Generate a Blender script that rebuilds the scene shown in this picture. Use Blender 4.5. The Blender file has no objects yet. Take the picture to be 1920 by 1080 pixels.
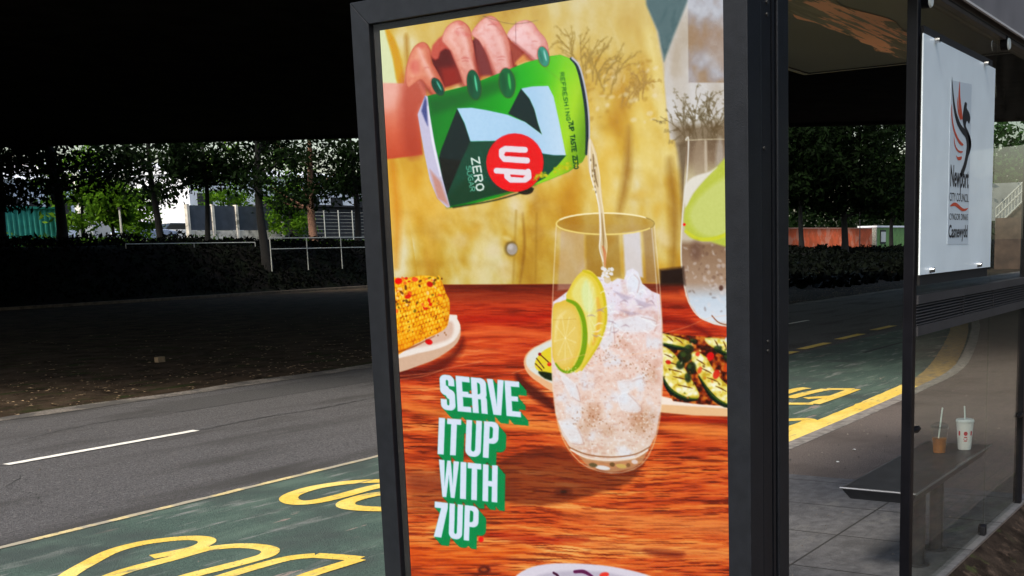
import bpy, bmesh, math, random
import numpy as np
from mathutils import Vector, Matrix, noise as mnoise
R = math.radians
S = bpy.context.scene; COL = S.collection
# ---------------------------------------------------------------- camera
YAW, PITCH, ROLL, FPX, CXP, CYP, EYE = .5436, -.1634, -.0255, 2131.1, 1173.2, 813.4, 1.6
_f = np.array([math.cos(YAW) * math.cos(PITCH), math.sin(YAW) * math.cos(PITCH), math.sin(PITCH)])
_r = np.cross(_f, [0, 0, 1]); _r /= np.linalg.norm(_r); _u = np.cross(_r, _f)
_r2 = math.cos(ROLL) * _r + math.sin(ROLL) * _u; _u2 = -math.sin(ROLL) * _r + math.cos(ROLL) * _u
cd = bpy.data.cameras.new('camera'); cam = bpy.data.objects.new('camera', cd); COL.objects.link(cam); S.camera = cam
cam.matrix_world = Matrix(((_r2[0], _u2[0], -_f[0], 0), (_r2[1], _u2[1], -_f[1], 0), (_r2[2], _u2[2], -_f[2], EYE), (0, 0, 0, 1)))
cd.sensor_width = 36; cd.lens = FPX / 1920 * 36; cd.shift_x = (960 - CXP) / 1920; cd.shift_y = (CYP - 540) / 1920
cd.clip_start = .05; cd.clip_end = 3000
def pixel(p):
    q = np.array(p, float) - np.array([0, 0, EYE]); a = q @ _r2; b = -(q @ _u2); c = q @ _f
    return CXP + FPX * a / c, CYP + FPX * b / c
def meet(x, y, axis, val):
    """where the sight line measured in the photograph meets a real plane (X, Y or Z = val)"""
    d = _r2 * (x - CXP) / FPX - _u2 * (y - CYP) / FPX + _f; o = np.array([0, 0, EYE]); t = (val - o[axis]) / d[axis]; return o + t * d
def along(px, Y): return float(meet(px, 480 - .0258 * (px - 480), 1, Y)[0])
# ---------------------------------------------------------------- sky, sun, exposure
SUN_EL, SUN_AZ = R(50), R(184)        # azimuth measured from +X towards +Y
wld = bpy.data.worlds.new('World'); S.world = wld; wld.use_nodes = True
nt = wld.node_tree; sky = nt.nodes.new('ShaderNodeTexSky'); sky.sky_type = 'NISHITA'; sky.sun_disc = False
sky.sun_elevation = SUN_EL; sky.sun_rotation = R(90) - SUN_AZ; sky.air_density = 1.4; sky.dust_density = 3.5; sky.ozone_density = 1.0
bgn = nt.nodes['Background']; bgn.inputs[1].default_value = .085; nt.links.new(sky.outputs[0], bgn.inputs[0])
sl = bpy.data.lights.new('sun', 'SUN'); sl.energy = 1.5; sl.angle = R(16); sl.color = (1, .93, .82)
so = bpy.data.objects.new('sun', sl); COL.objects.link(so)
sd = Vector((math.cos(SUN_EL) * math.cos(SUN_AZ), math.cos(SUN_EL) * math.sin(SUN_AZ), math.sin(SUN_EL)))
so.rotation_euler = sd.to_track_quat('Z', 'Y').to_euler(); so.location = sd * 200
S.view_settings.view_transform = 'Standard'; S.view_settings.look = 'None'; S.view_settings.exposure = 1.42; S.view_settings.gamma = 1
S.cycles.max_bounces = 8; S.cycles.transparent_max_bounces = 24
# ---------------------------------------------------------------- poster print
PX0, PY0, PW, PH = 690, -70, 700, 1390          # drawing sheet, 1 unit = 1 cell
RNG = np.random.RandomState(7)
def vnoise(w, h, sx, sy, seed, octv=3):
    """smooth value noise, cell size sx,sy"""
    r = np.random.RandomState(seed); out = np.zeros((h, w), np.float32); amp = 1.; tot = 0
    for o in range(octv):
        gx = int(w / sx) + 3; gy = int(h / sy) + 3
        g = r.rand(gy, gx).astype(np.float32)
        x = np.arange(w) / sx; y = np.arange(h) / sy
        xi = x.astype(int); yi = y.astype(int); xf = x - xi; yf = y - yi
        xf = xf * xf * (3 - 2 * xf); yf = (yf * yf * (3 - 2 * yf))[:, None]
        a = g[yi][:, xi]; b = g[yi][:, xi + 1]; c = g[yi + 1][:, xi]; d = g[yi + 1][:, xi + 1]
        out += amp * ((a * (1 - xf) + b * xf) * (1 - yf) + (c * (1 - xf) + d * xf) * yf)
        tot += amp; amp *= .55; sx = max(1.3, sx / 2); sy = max(1.3, sy / 2)
    return out / tot
IMG = np.zeros((PH, PW, 3), np.float32)
GX, GY = np.meshgrid(np.arange(PW) + PX0 + .5, np.arange(PH) + PY0 + .5)
GX = GX.astype(np.float32); GY = GY.astype(np.float32)
def c3(c): return np.array(c, np.float32) / 255.
def smooth(pts, n=6, closed=True):
    p = np.array(pts, float); m = len(p); out = []
    rng = range(m) if closed else range(m - 1)
    for i in rng:
        if closed: a, b, c, d = p[i - 1], p[i], p[(i + 1) % m], p[(i + 2) % m]
        else: a, b, c, d = p[max(i - 1, 0)], p[i], p[i + 1], p[min(i + 2, m - 1)]
        for k in range(n):
            t = k / n
            out.append(.5 * (2 * b + (c - a) * t + (2 * a - 5 * b + 4 * c - d) * t * t + (3 * b - a - 3 * c + d) * t ** 3))
    if not closed: out.append(p[-1])
    return np.array(out)
def window(p, pad):
    x0 = int(max(0, p[:, 0].min() - pad - PX0)); x1 = int(min(PW, p[:, 0].max() + pad - PX0 + 1))
    y0 = int(max(0, p[:, 1].min() - pad - PY0)); y1 = int(min(PH, p[:, 1].max() + pad - PY0 + 1))
    return slice(y0, max(y1, y0)), slice(x0, max(x1, x0))
def sdist(p, X, Y):
    d = np.full(X.shape, 1e9, np.float32); ins = np.zeros(X.shape, bool)
    for i in range(len(p)):
        ax, ay = p[i - 1]; bx, by = p[i]
        ex, ey = bx - ax, by - ay; L = ex * ex + ey * ey + 1e-9
        t = np.clip(((X - ax) * ex + (Y - ay) * ey) / L, 0, 1)
        d = np.minimum(d, (X - ax - t * ex) ** 2 + (Y - ay - t * ey) ** 2)
        if (ay > by) != (ay > by + 1e-12) or abs(ey) > 1e-9:
            c = ((ay > Y) != (by > Y)) & (X < (bx - ax) * (Y - ay) / (ey if abs(ey) > 1e-9 else 1e-9) + ax)
            ins ^= c
    d = np.sqrt(d); return np.where(ins, -d, d)
def put(w, m, col):
    """blend a colour (tuple 0-255 or array) through mask m"""
    col = c3(col) if not isinstance(col, np.ndarray) else col
    IMG[w] = IMG[w] * (1 - m[..., None]) + col * m[..., None]
def poly(pts, col, soft=.8, sm=0, alpha=1., ret=False):
    p = smooth(pts, sm) if sm else np.array(pts, float)
    w = window(p, soft * 2 + 2); s = sdist(p, GX[w], GY[w])
    m = np.clip(.5 - s / (2 * soft), 0, 1) * alpha
    if col is not None: put(w, m, col)
    if ret: return w, m, s
def line(pts, col, wd, soft=.7, sm=4, alpha=1.):
    """stroke with per-point widths"""
    p = smooth(pts, sm, False) if sm else np.array(pts, float)
    wd = np.interp(np.linspace(0, 1, len(p)), np.linspace(0, 1, len(np.atleast_1d(wd))), np.atleast_1d(wd)) / 2
    w = window(p, wd.max() + soft * 2 + 2); X, Y = GX[w], GY[w]; s = np.full(X.shape, 1e9, np.float32)
    for i in range(len(p) - 1):
        (ax, ay), (bx, by) = p[i], p[i + 1]; ex, ey = bx - ax, by - ay
        t = np.clip(((X - ax) * ex + (Y - ay) * ey) / (ex * ex + ey * ey + 1e-9), 0, 1)
        s = np.minimum(s, np.hypot(X - ax - t * ex, Y - ay - t * ey) - (wd[i] + (wd[i + 1] - wd[i]) * t))
    m = np.clip(.5 - s / (2 * soft), 0, 1) * alpha; put(w, m, col); return w, m
def ell(cx, cy, rx, ry, rot, col, soft=.8, alpha=1.):
    a = np.linspace(0, 2 * np.pi, 28, endpoint=False); r = math.radians(rot)
    p = [(cx + rx * math.cos(t) * math.cos(r) - ry * math.sin(t) * math.sin(r), cy + rx * math.cos(t) * math.sin(r) + ry * math.sin(t) * math.cos(r)) for t in a]
    return poly(p, col, soft, 0, alpha, True)
def grad(w, stops, axis):
    """colour ramp along an axis function value array"""
    v = axis[w]; xs = [s[0] for s in stops]
    return np.stack([np.interp(v, xs, [s[1][k] / 255. for s in stops]) for k in range(3)], -1).astype(np.float32)
def Z(k, x0, y0, pts): return [(x0 + a / k, y0 + b / k) for a, b in pts]
N1 = vnoise(PW, PH, 60, 75, 1); N2 = vnoise(PW, PH, 26, 30, 2); N3 = vnoise(PW, PH, 7, 7, 3, 2); N4 = vnoise(PW, PH, 3, 3, 4, 1)
FULL = (slice(0, PH), slice(0, PW))
# -- the yellow shirt
N0 = vnoise(PW, PH, 62, 300, 9, 2); N5 = vnoise(PW, PH, 22, 46, 19, 3)
shk = (np.arange(PH) * .16).astype(int)
for k in range(PH): N5[k] = np.roll(N5[k], shk[k])
nn = (N0 * .42 + N1 * .38 + N5 * .20 - .5) * 1.35 + .5
IMG[:] = grad(FULL, [(.22, (152, 106, 26)), (.38, (186, 142, 48)), (.50, (203, 168, 78)), (.63, (218, 196, 132)), (.8, (230, 222, 192))], nn)
va = np.clip((250 - GY) / 250, 0, 1) * .55; put(FULL, va * np.clip((GX - 760) / 300, .25, 1) * 1.05, (214, 208, 184))  # paler, greyer top: cover-glass reflection painted into the cloth colour
put(FULL, np.clip((GY - 380) / 160, 0, 1) * .55 * np.clip(1 - abs(GX - 1000) / 330, 0, 1), grad(FULL, [(.3, (140, 108, 20)), (.6, (176, 154, 72)), (.75, (194, 182, 124))], nn))
put(FULL, np.clip((940 - GX) / 160, 0, 1) * np.clip((GY - 280) / 60, 0, 1) * np.clip((470 - GY) / 80, 0, 1) * .6, (222, 168, 60))
# folds
for x0, y0, x1, y1, wdt, c, a in ((1020, 60, 1000, 530, 60, (236, 214, 150), .25), (1180, 240, 1160, 400, 16, (120, 78, 20), .55), (1215, 60, 1250, 300, 26, (238, 226, 172), .6),
                                 (1100, 200, 1050, 380, 40, (228, 190, 90), .35), (980, 400, 975, 530, 5, (130, 92, 30), .6), (1255, 300, 1262, 500, 20, (120, 84, 30), .5),
                                 (900, 400, 895, 520, 30, (226, 204, 140), .3), (1205, 300, 1235, 480, 30, (214, 186, 104), .5), (820, 300, 800, 500, 30, (230, 190, 110), .35), (735, 300, 742, 500, 16, (205, 132, 30), .6)):
    line([(x0, y0), ((x0 + x1) / 2 + 6, (y0 + y1) / 2), (x1, y1)], c, [wdt * .5, wdt, wdt * .6], soft=wdt * .35 + 1, alpha=a)
poly([(706, 40), (728, 50), (745, 100), (757, 165), (716, 158)], (222, 232, 196), 3, 3)
poly([(722, 56), (731, 56), (748, 95), (760, 160), (746, 160), (736, 108)], (204, 156, 38), 2.5, 3)
poly([(758, 70), (766, 70), (768, 130), (762, 128)], (164, 118, 40), 4, 3, .7)
poly([(770, 60), (870, 34), (905, 30), (850, 80), (800, 100)], (212, 190, 132), 8, 0, .6)
# white/lilac gleam patches of the tie-dye cloth
for i in range(46):
    x = RNG.uniform(860, 1250); y = RNG.uniform(120, 520)
    ell(x, y, RNG.uniform(5, 16), RNG.uniform(6, 24), RNG.uniform(-40, 40), (228, 214, 196) if i % 3 else (206, 160, 60), 7, .42)
for i in range(90):
    x = RNG.uniform(745, 1250); y = RNG.uniform(395 if x < 1000 else 230, 525); a_ = RNG.uniform(-.5, .9); L_ = RNG.uniform(12, 46)
    line([(x, y), (x + L_ * math.cos(a_), y + L_ * math.sin(a_) * .7), (x + L_ * 1.6 * math.cos(a_ + .4), y + L_ * 1.1 * math.sin(a_ + .4))], (226, 214, 180) if i % 2 else (164, 124, 46), [5, 12, 5], 7, 2, .17)
for x0, y0, x1, y1 in ((968, 395, 962, 530), (1006, 400, 1004, 530)): line([(x0, y0), (x1, y1)], (150, 116, 40), 3, 2.5, 0, .5)
poly([(1110, 300), (1145, 250), (1160, 330), (1150, 420), (1110, 400)], (236, 208, 128), 14, 3, .45); poly([(1060, 340), (1085, 320), (1090, 420), (1060, 440)], (190, 140, 40), 12, 3, .5); poly([(1180, 200), (1215, 150), (1240, 300), (1200, 330)], (236, 218, 150), 14, 3, .5)
# wall and blue stripe on the right, with glass reflections painted over
EDGE = [(1200, -70), (1212, 0), (1232, 60), (1243, 120), (1250, 200), (1264, 260), (1280, 320), (1287, 400), (1283, 470), (1278, 535)]
poly(EDGE + [(1400, 535), (1400, -70)], (196, 190, 184), 3)
w, m, s = poly([(1268, -70), (1400, -70), (1400, 262), (1256, 262), (1246, 150)], None, 2, ret=True)
put(w, m, grad(w, [(.3, (186, 178, 172)), (.6, (208, 208, 214)), (.8, (222, 224, 232))], nn))
poly([(1206, -70), (1300, -70), (1290, 0), (1262, 70), (1245, 115), (1234, 60), (1212, 10)], (86, 112, 124), 3)
w, m, s = poly([(1289, -70), (1400, -70), (1400, 155), (1291, 155)], None, 1, ret=True)
put(w, m * .85, grad(w, [(.35, (150, 128, 112)), (.5, (158, 152, 160)), (.65, (182, 188, 206)), (.8, (206, 214, 232))], N1 * .6 + N2 * .4))  # grey block: building reflected in the cover glass, painted in
poly([(1400, 30), (1400, 155), (1340, 120), (1300, 60)], (152, 118, 92), 12, 0, .35)
def twig(x, y, a, L, wd, n, col, rs):
    pts = [(x, y)]
    for k in range(5):
        a += rs.uniform(-.35, .35); x += math.cos(a) * L / 5; y -= math.sin(a) * L / 5; pts.append((x, y))
    line(pts, col, [wd, wd * .5], 1.1, 2, .62)
    if n > 0:
        for k in (1, 2, 3, 4):
            twig(pts[k][0], pts[k][1], a + rs.choice([-1, 1]) * rs.uniform(.25, .7), L * .42, wd * .75, n - 1, col, rs)
    for k in range(6):
        q = pts[rs.randint(1, 6)]; ell(q[0] + rs.uniform(-3, 3), q[1] + rs.uniform(-4, 4), 1.6, 2.6, rs.uniform(0, 180), col, 1.2, .4)
rs = np.random.RandomState(5)
for i in range(13): twig(1310 + rs.uniform(-34, 34), 262, rs.uniform(1.0, 2.2), rs.uniform(60, 100), 2.2, 1, (92, 82, 62), rs)  # twigs of a tree reflected in the cover glass, painted in
poly([(1262, 235), (1372, 228), (1372, 270), (1270, 270)], (98, 82, 62), 9, 0, .75)
# more tree twigs mirrored in the cover glass, painted over the shirt
for i in range(9): twig(1075 + i * 8.5 + rs.uniform(-4, 4), 128 + i * 6, rs.uniform(1.4, 1.8), rs.uniform(55, 85), 4.2, 1, (156, 134, 78), rs)
for i in range(6): twig(1165 + i * 8, 200 - i * 3, rs.uniform(1.0, 1.6), rs.uniform(40, 65), 3.4, 1, (164, 136, 80), rs)
for i in range(60): ell(rs.uniform(1050, 1230), rs.uniform(110, 230), rs.uniform(1.5, 5), rs.uniform(2, 7), rs.uniform(0, 90), (236, 226, 206) if i % 2 else (170, 136, 62), 2, .5)
# -- table top
put(FULL, np.full((PH, PW), .16, np.float32), (226, 208, 160))
WOOD = GX * 0; base = 533 - (GX - 740) * .004
streak = vnoise(PW, PH, 120, 8, 11, 3); st2 = vnoise(PW, PH, 34, 2.4, 12, 2); st3 = vnoise(PW, PH, 300, 40, 13, 3)
# planks tilt slightly: shear rows with x
sh = (np.arange(PW) * .03 + 4 * np.sin(np.arange(PW) / 60.)).astype(int)
for k in range(PW):
    streak[:, k] = np.roll(streak[:, k], sh[k]); st2[:, k] = np.roll(st2[:, k], sh[k]); st3[:, k] = np.roll(st3[:, k], sh[k])
near = np.clip((GY - 560) / 300, 0, 1)
sv = .30 * streak + .30 * st2 + .40 * st3
sv = (sv - .5) * 1.05 + .5
wd = grad(FULL, [(.22, (112, 44, 18)), (.34, (162, 76, 36)), (.44, (196, 100, 50)), (.54, (214, 126, 68)), (.65, (230, 160, 100)), (.78, (242, 196, 142))], sv)
wd2 = grad(FULL, [(.3, (128, 44, 24)), (.45, (178, 68, 38)), (.6, (206, 96, 56)), (.75, (224, 138, 96))], sv)
wd = wd * near[..., None] + wd2 * (1 - near[..., None])
st4 = vnoise(PW, PH, 46, 1.9, 22, 1); fine = np.clip(np.clip((.40 - st2) * 7, 0, 1) * .5 + np.clip((.30 - st4) * 8, 0, 1) * .7, 0, .85) * np.clip((GY - 600) / 180, .15, 1)
wd = wd * (1 - fine[..., None]) + c3((104, 42, 16)) * fine[..., None]
tm = np.clip((GY - base) / 2.5, 0, 1); put(FULL, tm, wd)
put(FULL, tm * np.clip(1 - (GY - 533) / 36, 0, 1) * .8, (92, 40, 22))
put(FULL, tm * np.exp(-((GY - 560) / 14) ** 2) * .45, (140, 70, 44))
line([(860, 628), (940, 622), (1036, 630)], (234, 140, 88), [9, 16, 10], 6, alpha=.7); line([(840, 596), (960, 600), (1036, 592)], (172, 44, 22), [8, 16, 8], 6, alpha=.6)
line([(1243, 556), (1300, 560), (1280, 552)], (232, 130, 78), 14, 6, alpha=.6); line([(1240, 600), (1290, 606), (1330, 628)], (110, 22, 10), [10, 14, 6], 5, alpha=.7)
line([(760, 762), (860, 780), (1000, 800), (1060, 806)], (236, 164, 96), [12, 22, 18, 8], 8, alpha=.65); line([(1242, 800), (1310, 806), (1385, 812)], (236, 160, 96), [14, 26, 22], 8, alpha=.7)
line([(1240, 786), (1300, 788), (1385, 790)], (150, 42, 14), 8, 3, alpha=.8)
line([(760, 900), (900, 915), (960, 920)], (178, 104, 74), [26, 36, 20], 10, alpha=.6)
for (ky, a) in ((985, .5), (1040, .55), (1000, .35)): line([(1060, ky - 30), (1200, ky - 12), (1385, ky)], (232, 168, 112), [8, 20, 26], 9, alpha=a)
line([(770, 1040), (880, 1046), (1000, 1030)], (208, 104, 34), [40, 34, 10], 12, alpha=.6)
# second glass at the right edge
poly([(1270, 270), (1290, 262), (1290, 420), (1283, 500), (1278, 380)], (104, 88, 66), 5, 0, .7)
GL2 = [(1287, 264), (1400, 260), (1400, 622), (1368, 613), (1340, 609), (1312, 596), (1294, 570), (1282, 530), (1277, 480), (1279, 400), (1283, 330)]
w, m, s = poly(GL2, None, 1, ret=True)
put(w, m, grad(w, [(262, (128, 112, 94)), (300, (150, 134, 116)), (330, (196, 186, 160)), (448, (206, 196, 180)), (460, (150, 128, 108)), (530, (178, 158, 142)), (560, (206, 216, 226)), (600, (222, 228, 236)), (620, (214, 180, 150))], GY))
ell(1312, 300, 12, 40, 0, (176, 162, 146), 4, .6); ell(1350, 300, 8, 44, 0, (196, 190, 184), 4, .6)
poly([(1284, 392), (1300, 362), (1325, 332), (1345, 312), (1380, 292), (1380, 452), (1330, 452), (1295, 446), (1283, 425)], (190, 198, 104), 2.5, 3)
poly([(1284, 350), (1300, 332), (1330, 322), (1344, 314), (1322, 336), (1300, 362), (1285, 388)], (228, 224, 214), 2, 3)
poly([(1292, 405), (1320, 360), (1380, 330), (1380, 430), (1320, 442)], (206, 212, 150), 5, 3, .8)
line([(1286, 434), (1310, 448), (1345, 446), (1380, 430)], (204, 206, 84), [6, 7, 7], 1.4)
line([(1286, 262), (1291, 262), (1288, 330), (1280, 400), (1277, 480), (1283, 535), (1296, 575), (1322, 600), (1380, 614)], (232, 228, 220), [3, 2.4, 3, 4], .8, alpha=.85)
line([(1286, 263), (1340, 261), (1380, 262)], (200, 190, 170), 2, .8, alpha=.8); line([(1323, 265), (1324, 320)], (214, 204, 190), 5, 2, alpha=.7)
for i in range(90):
    x = rs.uniform(1284, 1375); y = rs.uniform(460, 590); ell(x, y, rs.uniform(1, 5), rs.uniform(1, 4), rs.uniform(0, 90), (112, 90, 78) if i % 3 == 0 else (226, 220, 220), 1.4, .35)
ell(1305, 470, 10, 18, 0, (120, 96, 84), 6, .6); ell(1352, 540, 4, 5, 0, (96, 66, 56), 1.5, .8)
line([(1335, 592), (1350, 606), (1380, 612)], (140, 90, 60), 2.4, .8, alpha=.8); ell(1283, 421, 2.6, 2.6, 0, (235, 20, 40), .8)
poly([(1237, 506), (1281, 501), (1284, 534), (1237, 534)], (52, 34, 26), 4)
# button
ell(958, 466, 12, 14, 0, (120, 104, 70), 3, .8); ell(960, 467, 10, 11, 0, (176, 168, 160), 1.5); ell(957, 463, 5, 5, 0, (206, 200, 196), 2, .8); ell(951, 447, 8, 4, 20, (226, 210, 160), 3, .7)
# shadow of the glass on the table, as printed
poly([(935, 870), (975, 848), (1052, 836), (1075, 858), (1110, 880), (1195, 872), (1210, 862), (1180, 905), (1120, 925), (1060, 942), (990, 948), (930, 935), (915, 905)], (92, 42, 20), 4, 3, .58)
poly([(760, 880), (925, 876), (935, 960), (762, 962)], (110, 62, 38), 14, 0, .4)
ell(1056, 922, 16, 7, 0, (96, 44, 22), 4, .6); ell(1057, 922, 6, 3, 0, (52, 26, 16), 2, .7); ell(908, 1068, 12, 7, 0, (88, 30, 12), 3, .9); ell(907, 1068, 6, 3, 0, (168, 92, 40), 1.5, .9)
poly([(1210, 1030), (1280, 1036), (1270, 1046), (1220, 1040)], (92, 24, 10), 5, 3, .6)
line([(900, 1000), (1000, 1012), (1100, 1012)], (150, 34, 12), [6, 14, 4], 6, alpha=.5)
# -- plate with the corn cob
poly([(740, 690), (790, 690), (845, 662), (868, 632), (866, 660), (820, 700), (745, 712)], (92, 26, 12), 6, 3, .7)
poly([(715, 600), (843, 590), (857, 598), (864, 618), (858, 642), (832, 664), (790, 684), (715, 698)], (214, 186, 166), 1.2, 3)
poly([(715, 600), (843, 590), (857, 598), (863, 616), (852, 638), (826, 652), (785, 662), (715, 672)], (242, 232, 224), 1.4, 3)
poly([(760, 655), (800, 634), (836, 604), (850, 608), (846, 632), (820, 644), (780, 652)], (214, 184, 168), 3, 3, .8)
CORN = [(725, 530), (748, 523), (772, 520), (790, 517), (810, 518), (824, 523), (831, 535), (836, 550), (842, 562), (843, 580), (841, 600), (836, 614), (822, 624), (800, 634), (778, 645), (725, 664)]
w, m, s = poly(CORN, None, 1, 3, ret=True); put(w, m, (224, 150, 22))
cx, cy = GX[w], GY[w]; ang = (cy - 600 + (cx - 740) * .34)
row = np.floor(ang / 8.5); kern = np.abs(np.cos((cx + row * 3.3 + 6 * N2[w]) * np.pi / 6.2)) ** .6 * np.abs(np.sin(ang * np.pi / 8.5)) ** .5
kern = kern * .52 + (N3[w] - .5) * .7 + .34
kc = np.stack([np.interp(kern, [.15, .4, .65, .9], q) for q in ([.55, .86, .94, .99], [.27, .57, .72, .87], [.03, .06, .14, .45])], -1).astype(np.float32)
put(w, m * .85, kc); put(w, m * np.clip((cy - 600) / 50, 0, 1) * .5, (226, 146, 18)); put(w, m * np.clip((560 - cy) / 50, 0, 1) * .45, (246, 206, 90))
put(w, m * np.clip((cx - 825) / 20, 0, 1) * .4, (186, 112, 14))
for i in range(58):
    x = RNG.uniform(740, 832); y = 520 + RNG.rand() ** 1.7 * 62 + (832 - x) * .02
    ell(x, y, RNG.uniform(1.5, 5), RNG.uniform(1.5, 4), RNG.uniform(0, 90), [(206, 40, 20), (112, 66, 22), (250, 212, 160), (232, 122, 60), (126, 110, 30), (252, 196, 60)][i % 6], 1, .85)
for i in range(50):
    x = RNG.uniform(742, 838); y = RNG.uniform(560, 640); ell(x, y, 1.2, 1.6, 0, (120, 66, 14), .8, .6)
ell(747, 527, 7, 6, 0, (224, 36, 24), 1.2); ell(765, 556, 6, 4, -20, (206, 52, 20), 1.2); ell(806, 533, 6, 5, 30, (190, 44, 26), 1.2); ell(804, 641, 7, 5, 20, (206, 20, 24), 1.2); ell(778, 524, 6, 4, 0, (236, 110, 70), 1.2)
line([(738, 663), (775, 650), (815, 630)], (140, 70, 26), [3, 3, 1], 1.4, alpha=.7)
# -- middle plate
poly([(968, 700), (985, 712), (1036, 752), (1036, 770), (975, 728)], (70, 20, 12), 5, 3, .75)
poly([(1050, 638), (1012, 646), (990, 660), (982, 678), (988, 698), (1008, 716), (1050, 734)], (232, 190, 156), 1.2, 3)
poly([(1050, 640), (1012, 648), (992, 662), (986, 677), (992, 692), (1012, 706), (1050, 718)], (226, 228, 220), 1.6, 3)
poly([(1004, 676), (1016, 660), (1034, 650), (1050, 652), (1050, 706), (1016, 698), (1004, 690)], (224, 206, 76), 1, 3)
poly([(1010, 696), (1050, 704), (1050, 716), (1022, 710)], (38, 52, 22), 1.5, 3)
for a, b, c, d in ((1006, 672, 1020, 690), (1012, 664, 1034, 684), (1004, 682, 1016, 694)): line([(a, b), (c, d)], (96, 62, 26), 2, .8)
ell(1012, 664, 3, 3, 0, (150, 40, 24)); ell(1030, 683, 4, 4, 0, (214, 70, 24))
# -- right-hand tray of grilled courgette
poly([(1236, 752), (1376, 762), (1400, 764), (1400, 782), (1300, 779), (1236, 773)], (232, 196, 160), 1.2)
poly([(1236, 742), (1300, 756), (1400, 762), (1400, 768), (1236, 758)], (246, 232, 220), 1.5)
w, m, s = poly([(1236, 622), (1300, 630), (1400, 634), (1400, 764), (1310, 758), (1262, 752), (1244, 720), (1236, 690)], None, 1.2, 0, 1, True)
gn = vnoise(PW, PH, 9, 8, 21, 2); put(w, m, grad(w, [(.3, (70, 26, 8)), (.5, (136, 60, 20)), (.7, (196, 128, 56))], gn))
def courg(pts, skin, marks):
    w, m, s = poly(pts, None, 1.2, 3, 1, True); put(w, m, grad(w, [(.25, (196, 170, 70)), (.40, (228, 212, 126)), (.55, (242, 234, 178)), (.70, (250, 247, 220))], gn * .6 + N3 * .4))
    put(w, m * np.clip(1 + s / 5, 0, 1) * .45, (168, 150, 40)); line(skin, (20, 40, 26), [2, 9, 8, 2], 1.2); line([(a, b - 3) for a, b in skin], (96, 122, 36), [1, 3, 2], 1.2, alpha=.8)
    for a, b, c, d in marks: line([(a, b), ((a + c) / 2 + 1, (b + d) / 2), (c, d)], (92, 52, 18), [1, 2.6, 1], .9, alpha=.8)
courg([(1238, 626), (1262, 630), (1296, 642), (1292, 652), (1262, 648), (1238, 642)], [(1240, 645), (1262, 651), (1290, 655)], [(1250, 630, 1262, 640), (1266, 634, 1280, 644)])
courg([(1322, 634), (1360, 636), (1400, 642), (1400, 676), (1366, 664), (1334, 650)], [(1340, 655), (1368, 668), (1390, 680)], [(1340, 638, 1346, 650), (1356, 640, 1362, 656), (1370, 646, 1374, 664)])
courg([(1236, 652), (1256, 656), (1274, 676), (1292, 704), (1310, 736), (1306, 748), (1284, 744), (1256, 728), (1236, 696)], [(1242, 706), (1256, 732), (1284, 748), (1308, 750)], [(1246, 664, 1262, 672), (1248, 678, 1270, 684), (1254, 692, 1278, 698), (1262, 706, 1288, 712), (1272, 722, 1298, 728)])
courg([(1298, 660), (1322, 668), (1342, 700), (1372, 728), (1400, 740), (1400, 764), (1362, 758), (1334, 736), (1312, 706), (1298, 680)], [(1310, 706), (1334, 742), (1360, 760), (1390, 764)], [(1306, 674, 1322, 684), (1314, 690, 1334, 700), (1326, 708, 1346, 716), (1342, 724, 1362, 734)])
for x, y, rx, ry, q in ((1284, 668, 13, 12, 20), (1292, 654, 9, 8, 0), (1276, 684, 8, 9, 40), (1296, 690, 9, 12, 10), (1290, 708, 6, 9, 0), (1346, 655, 8, 7, 0), (1366, 672, 10, 7, 20), (1300, 640, 7, 5, 0)): ell(x, y, rx, ry, q, (34, 50, 26), 2.2, .85); ell(x - 3, y - 3, rx * .4, ry * .4, q, (86, 108, 52), 1.6, .7)
for x, y, rx, ry, c in ((1332, 668, 7, 8, (216, 34, 36)), (1343, 702, 6, 9, (206, 66, 44)), (1253, 679, 5, 4, (196, 52, 30)), (1312, 694, 4, 7, (222, 110, 70)), (1364, 637, 5, 5, (236, 236, 240)), (1362, 690, 6, 8, (196, 92, 40)), (1308, 664, 4, 4, (220, 84, 60))): ell(x, y, rx, ry, 20, c, 1.3, .9)
for i in range(36):
    x = RNG.uniform(1244, 1380); y = RNG.uniform(632, 748); ell(x, y, RNG.uniform(1, 2.4), RNG.uniform(1, 3.4), RNG.uniform(-60, 60), [(80, 50, 14), (250, 246, 216), (60, 76, 26), (212, 130, 66)][i % 4], .9, .55)
# bottom plate
poly([(955, 1092), (978, 1072), (1010, 1060), (1060, 1056), (1130, 1060), (1185, 1070), (1225, 1082), (1262, 1100), (1268, 1130), (1230, 1175), (1120, 1196), (1000, 1186), (948, 1150), (940, 1115)], (222, 216, 226), 1.4, 3)
poly([(990, 1088), (1030, 1074), (1080, 1070), (1140, 1074), (1200, 1092), (1222, 1130), (1180, 1160), (1080, 1172), (1000, 1150), (972, 1118)], (196, 190, 202), 3, 3)
line([(1078, 1072), (1095, 1072), (1112, 1082)], (110, 40, 92), [6, 7, 4], 1); line([(1038, 1074), (1046, 1080), (1044, 1090)], (76, 24, 60), [4, 5], 1); ell(1133, 1078, 9, 5, -10, (222, 84, 70), 1.5); line([(1100, 1095), (1180, 1100)], (120, 50, 96), 10, 1.5)
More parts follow.
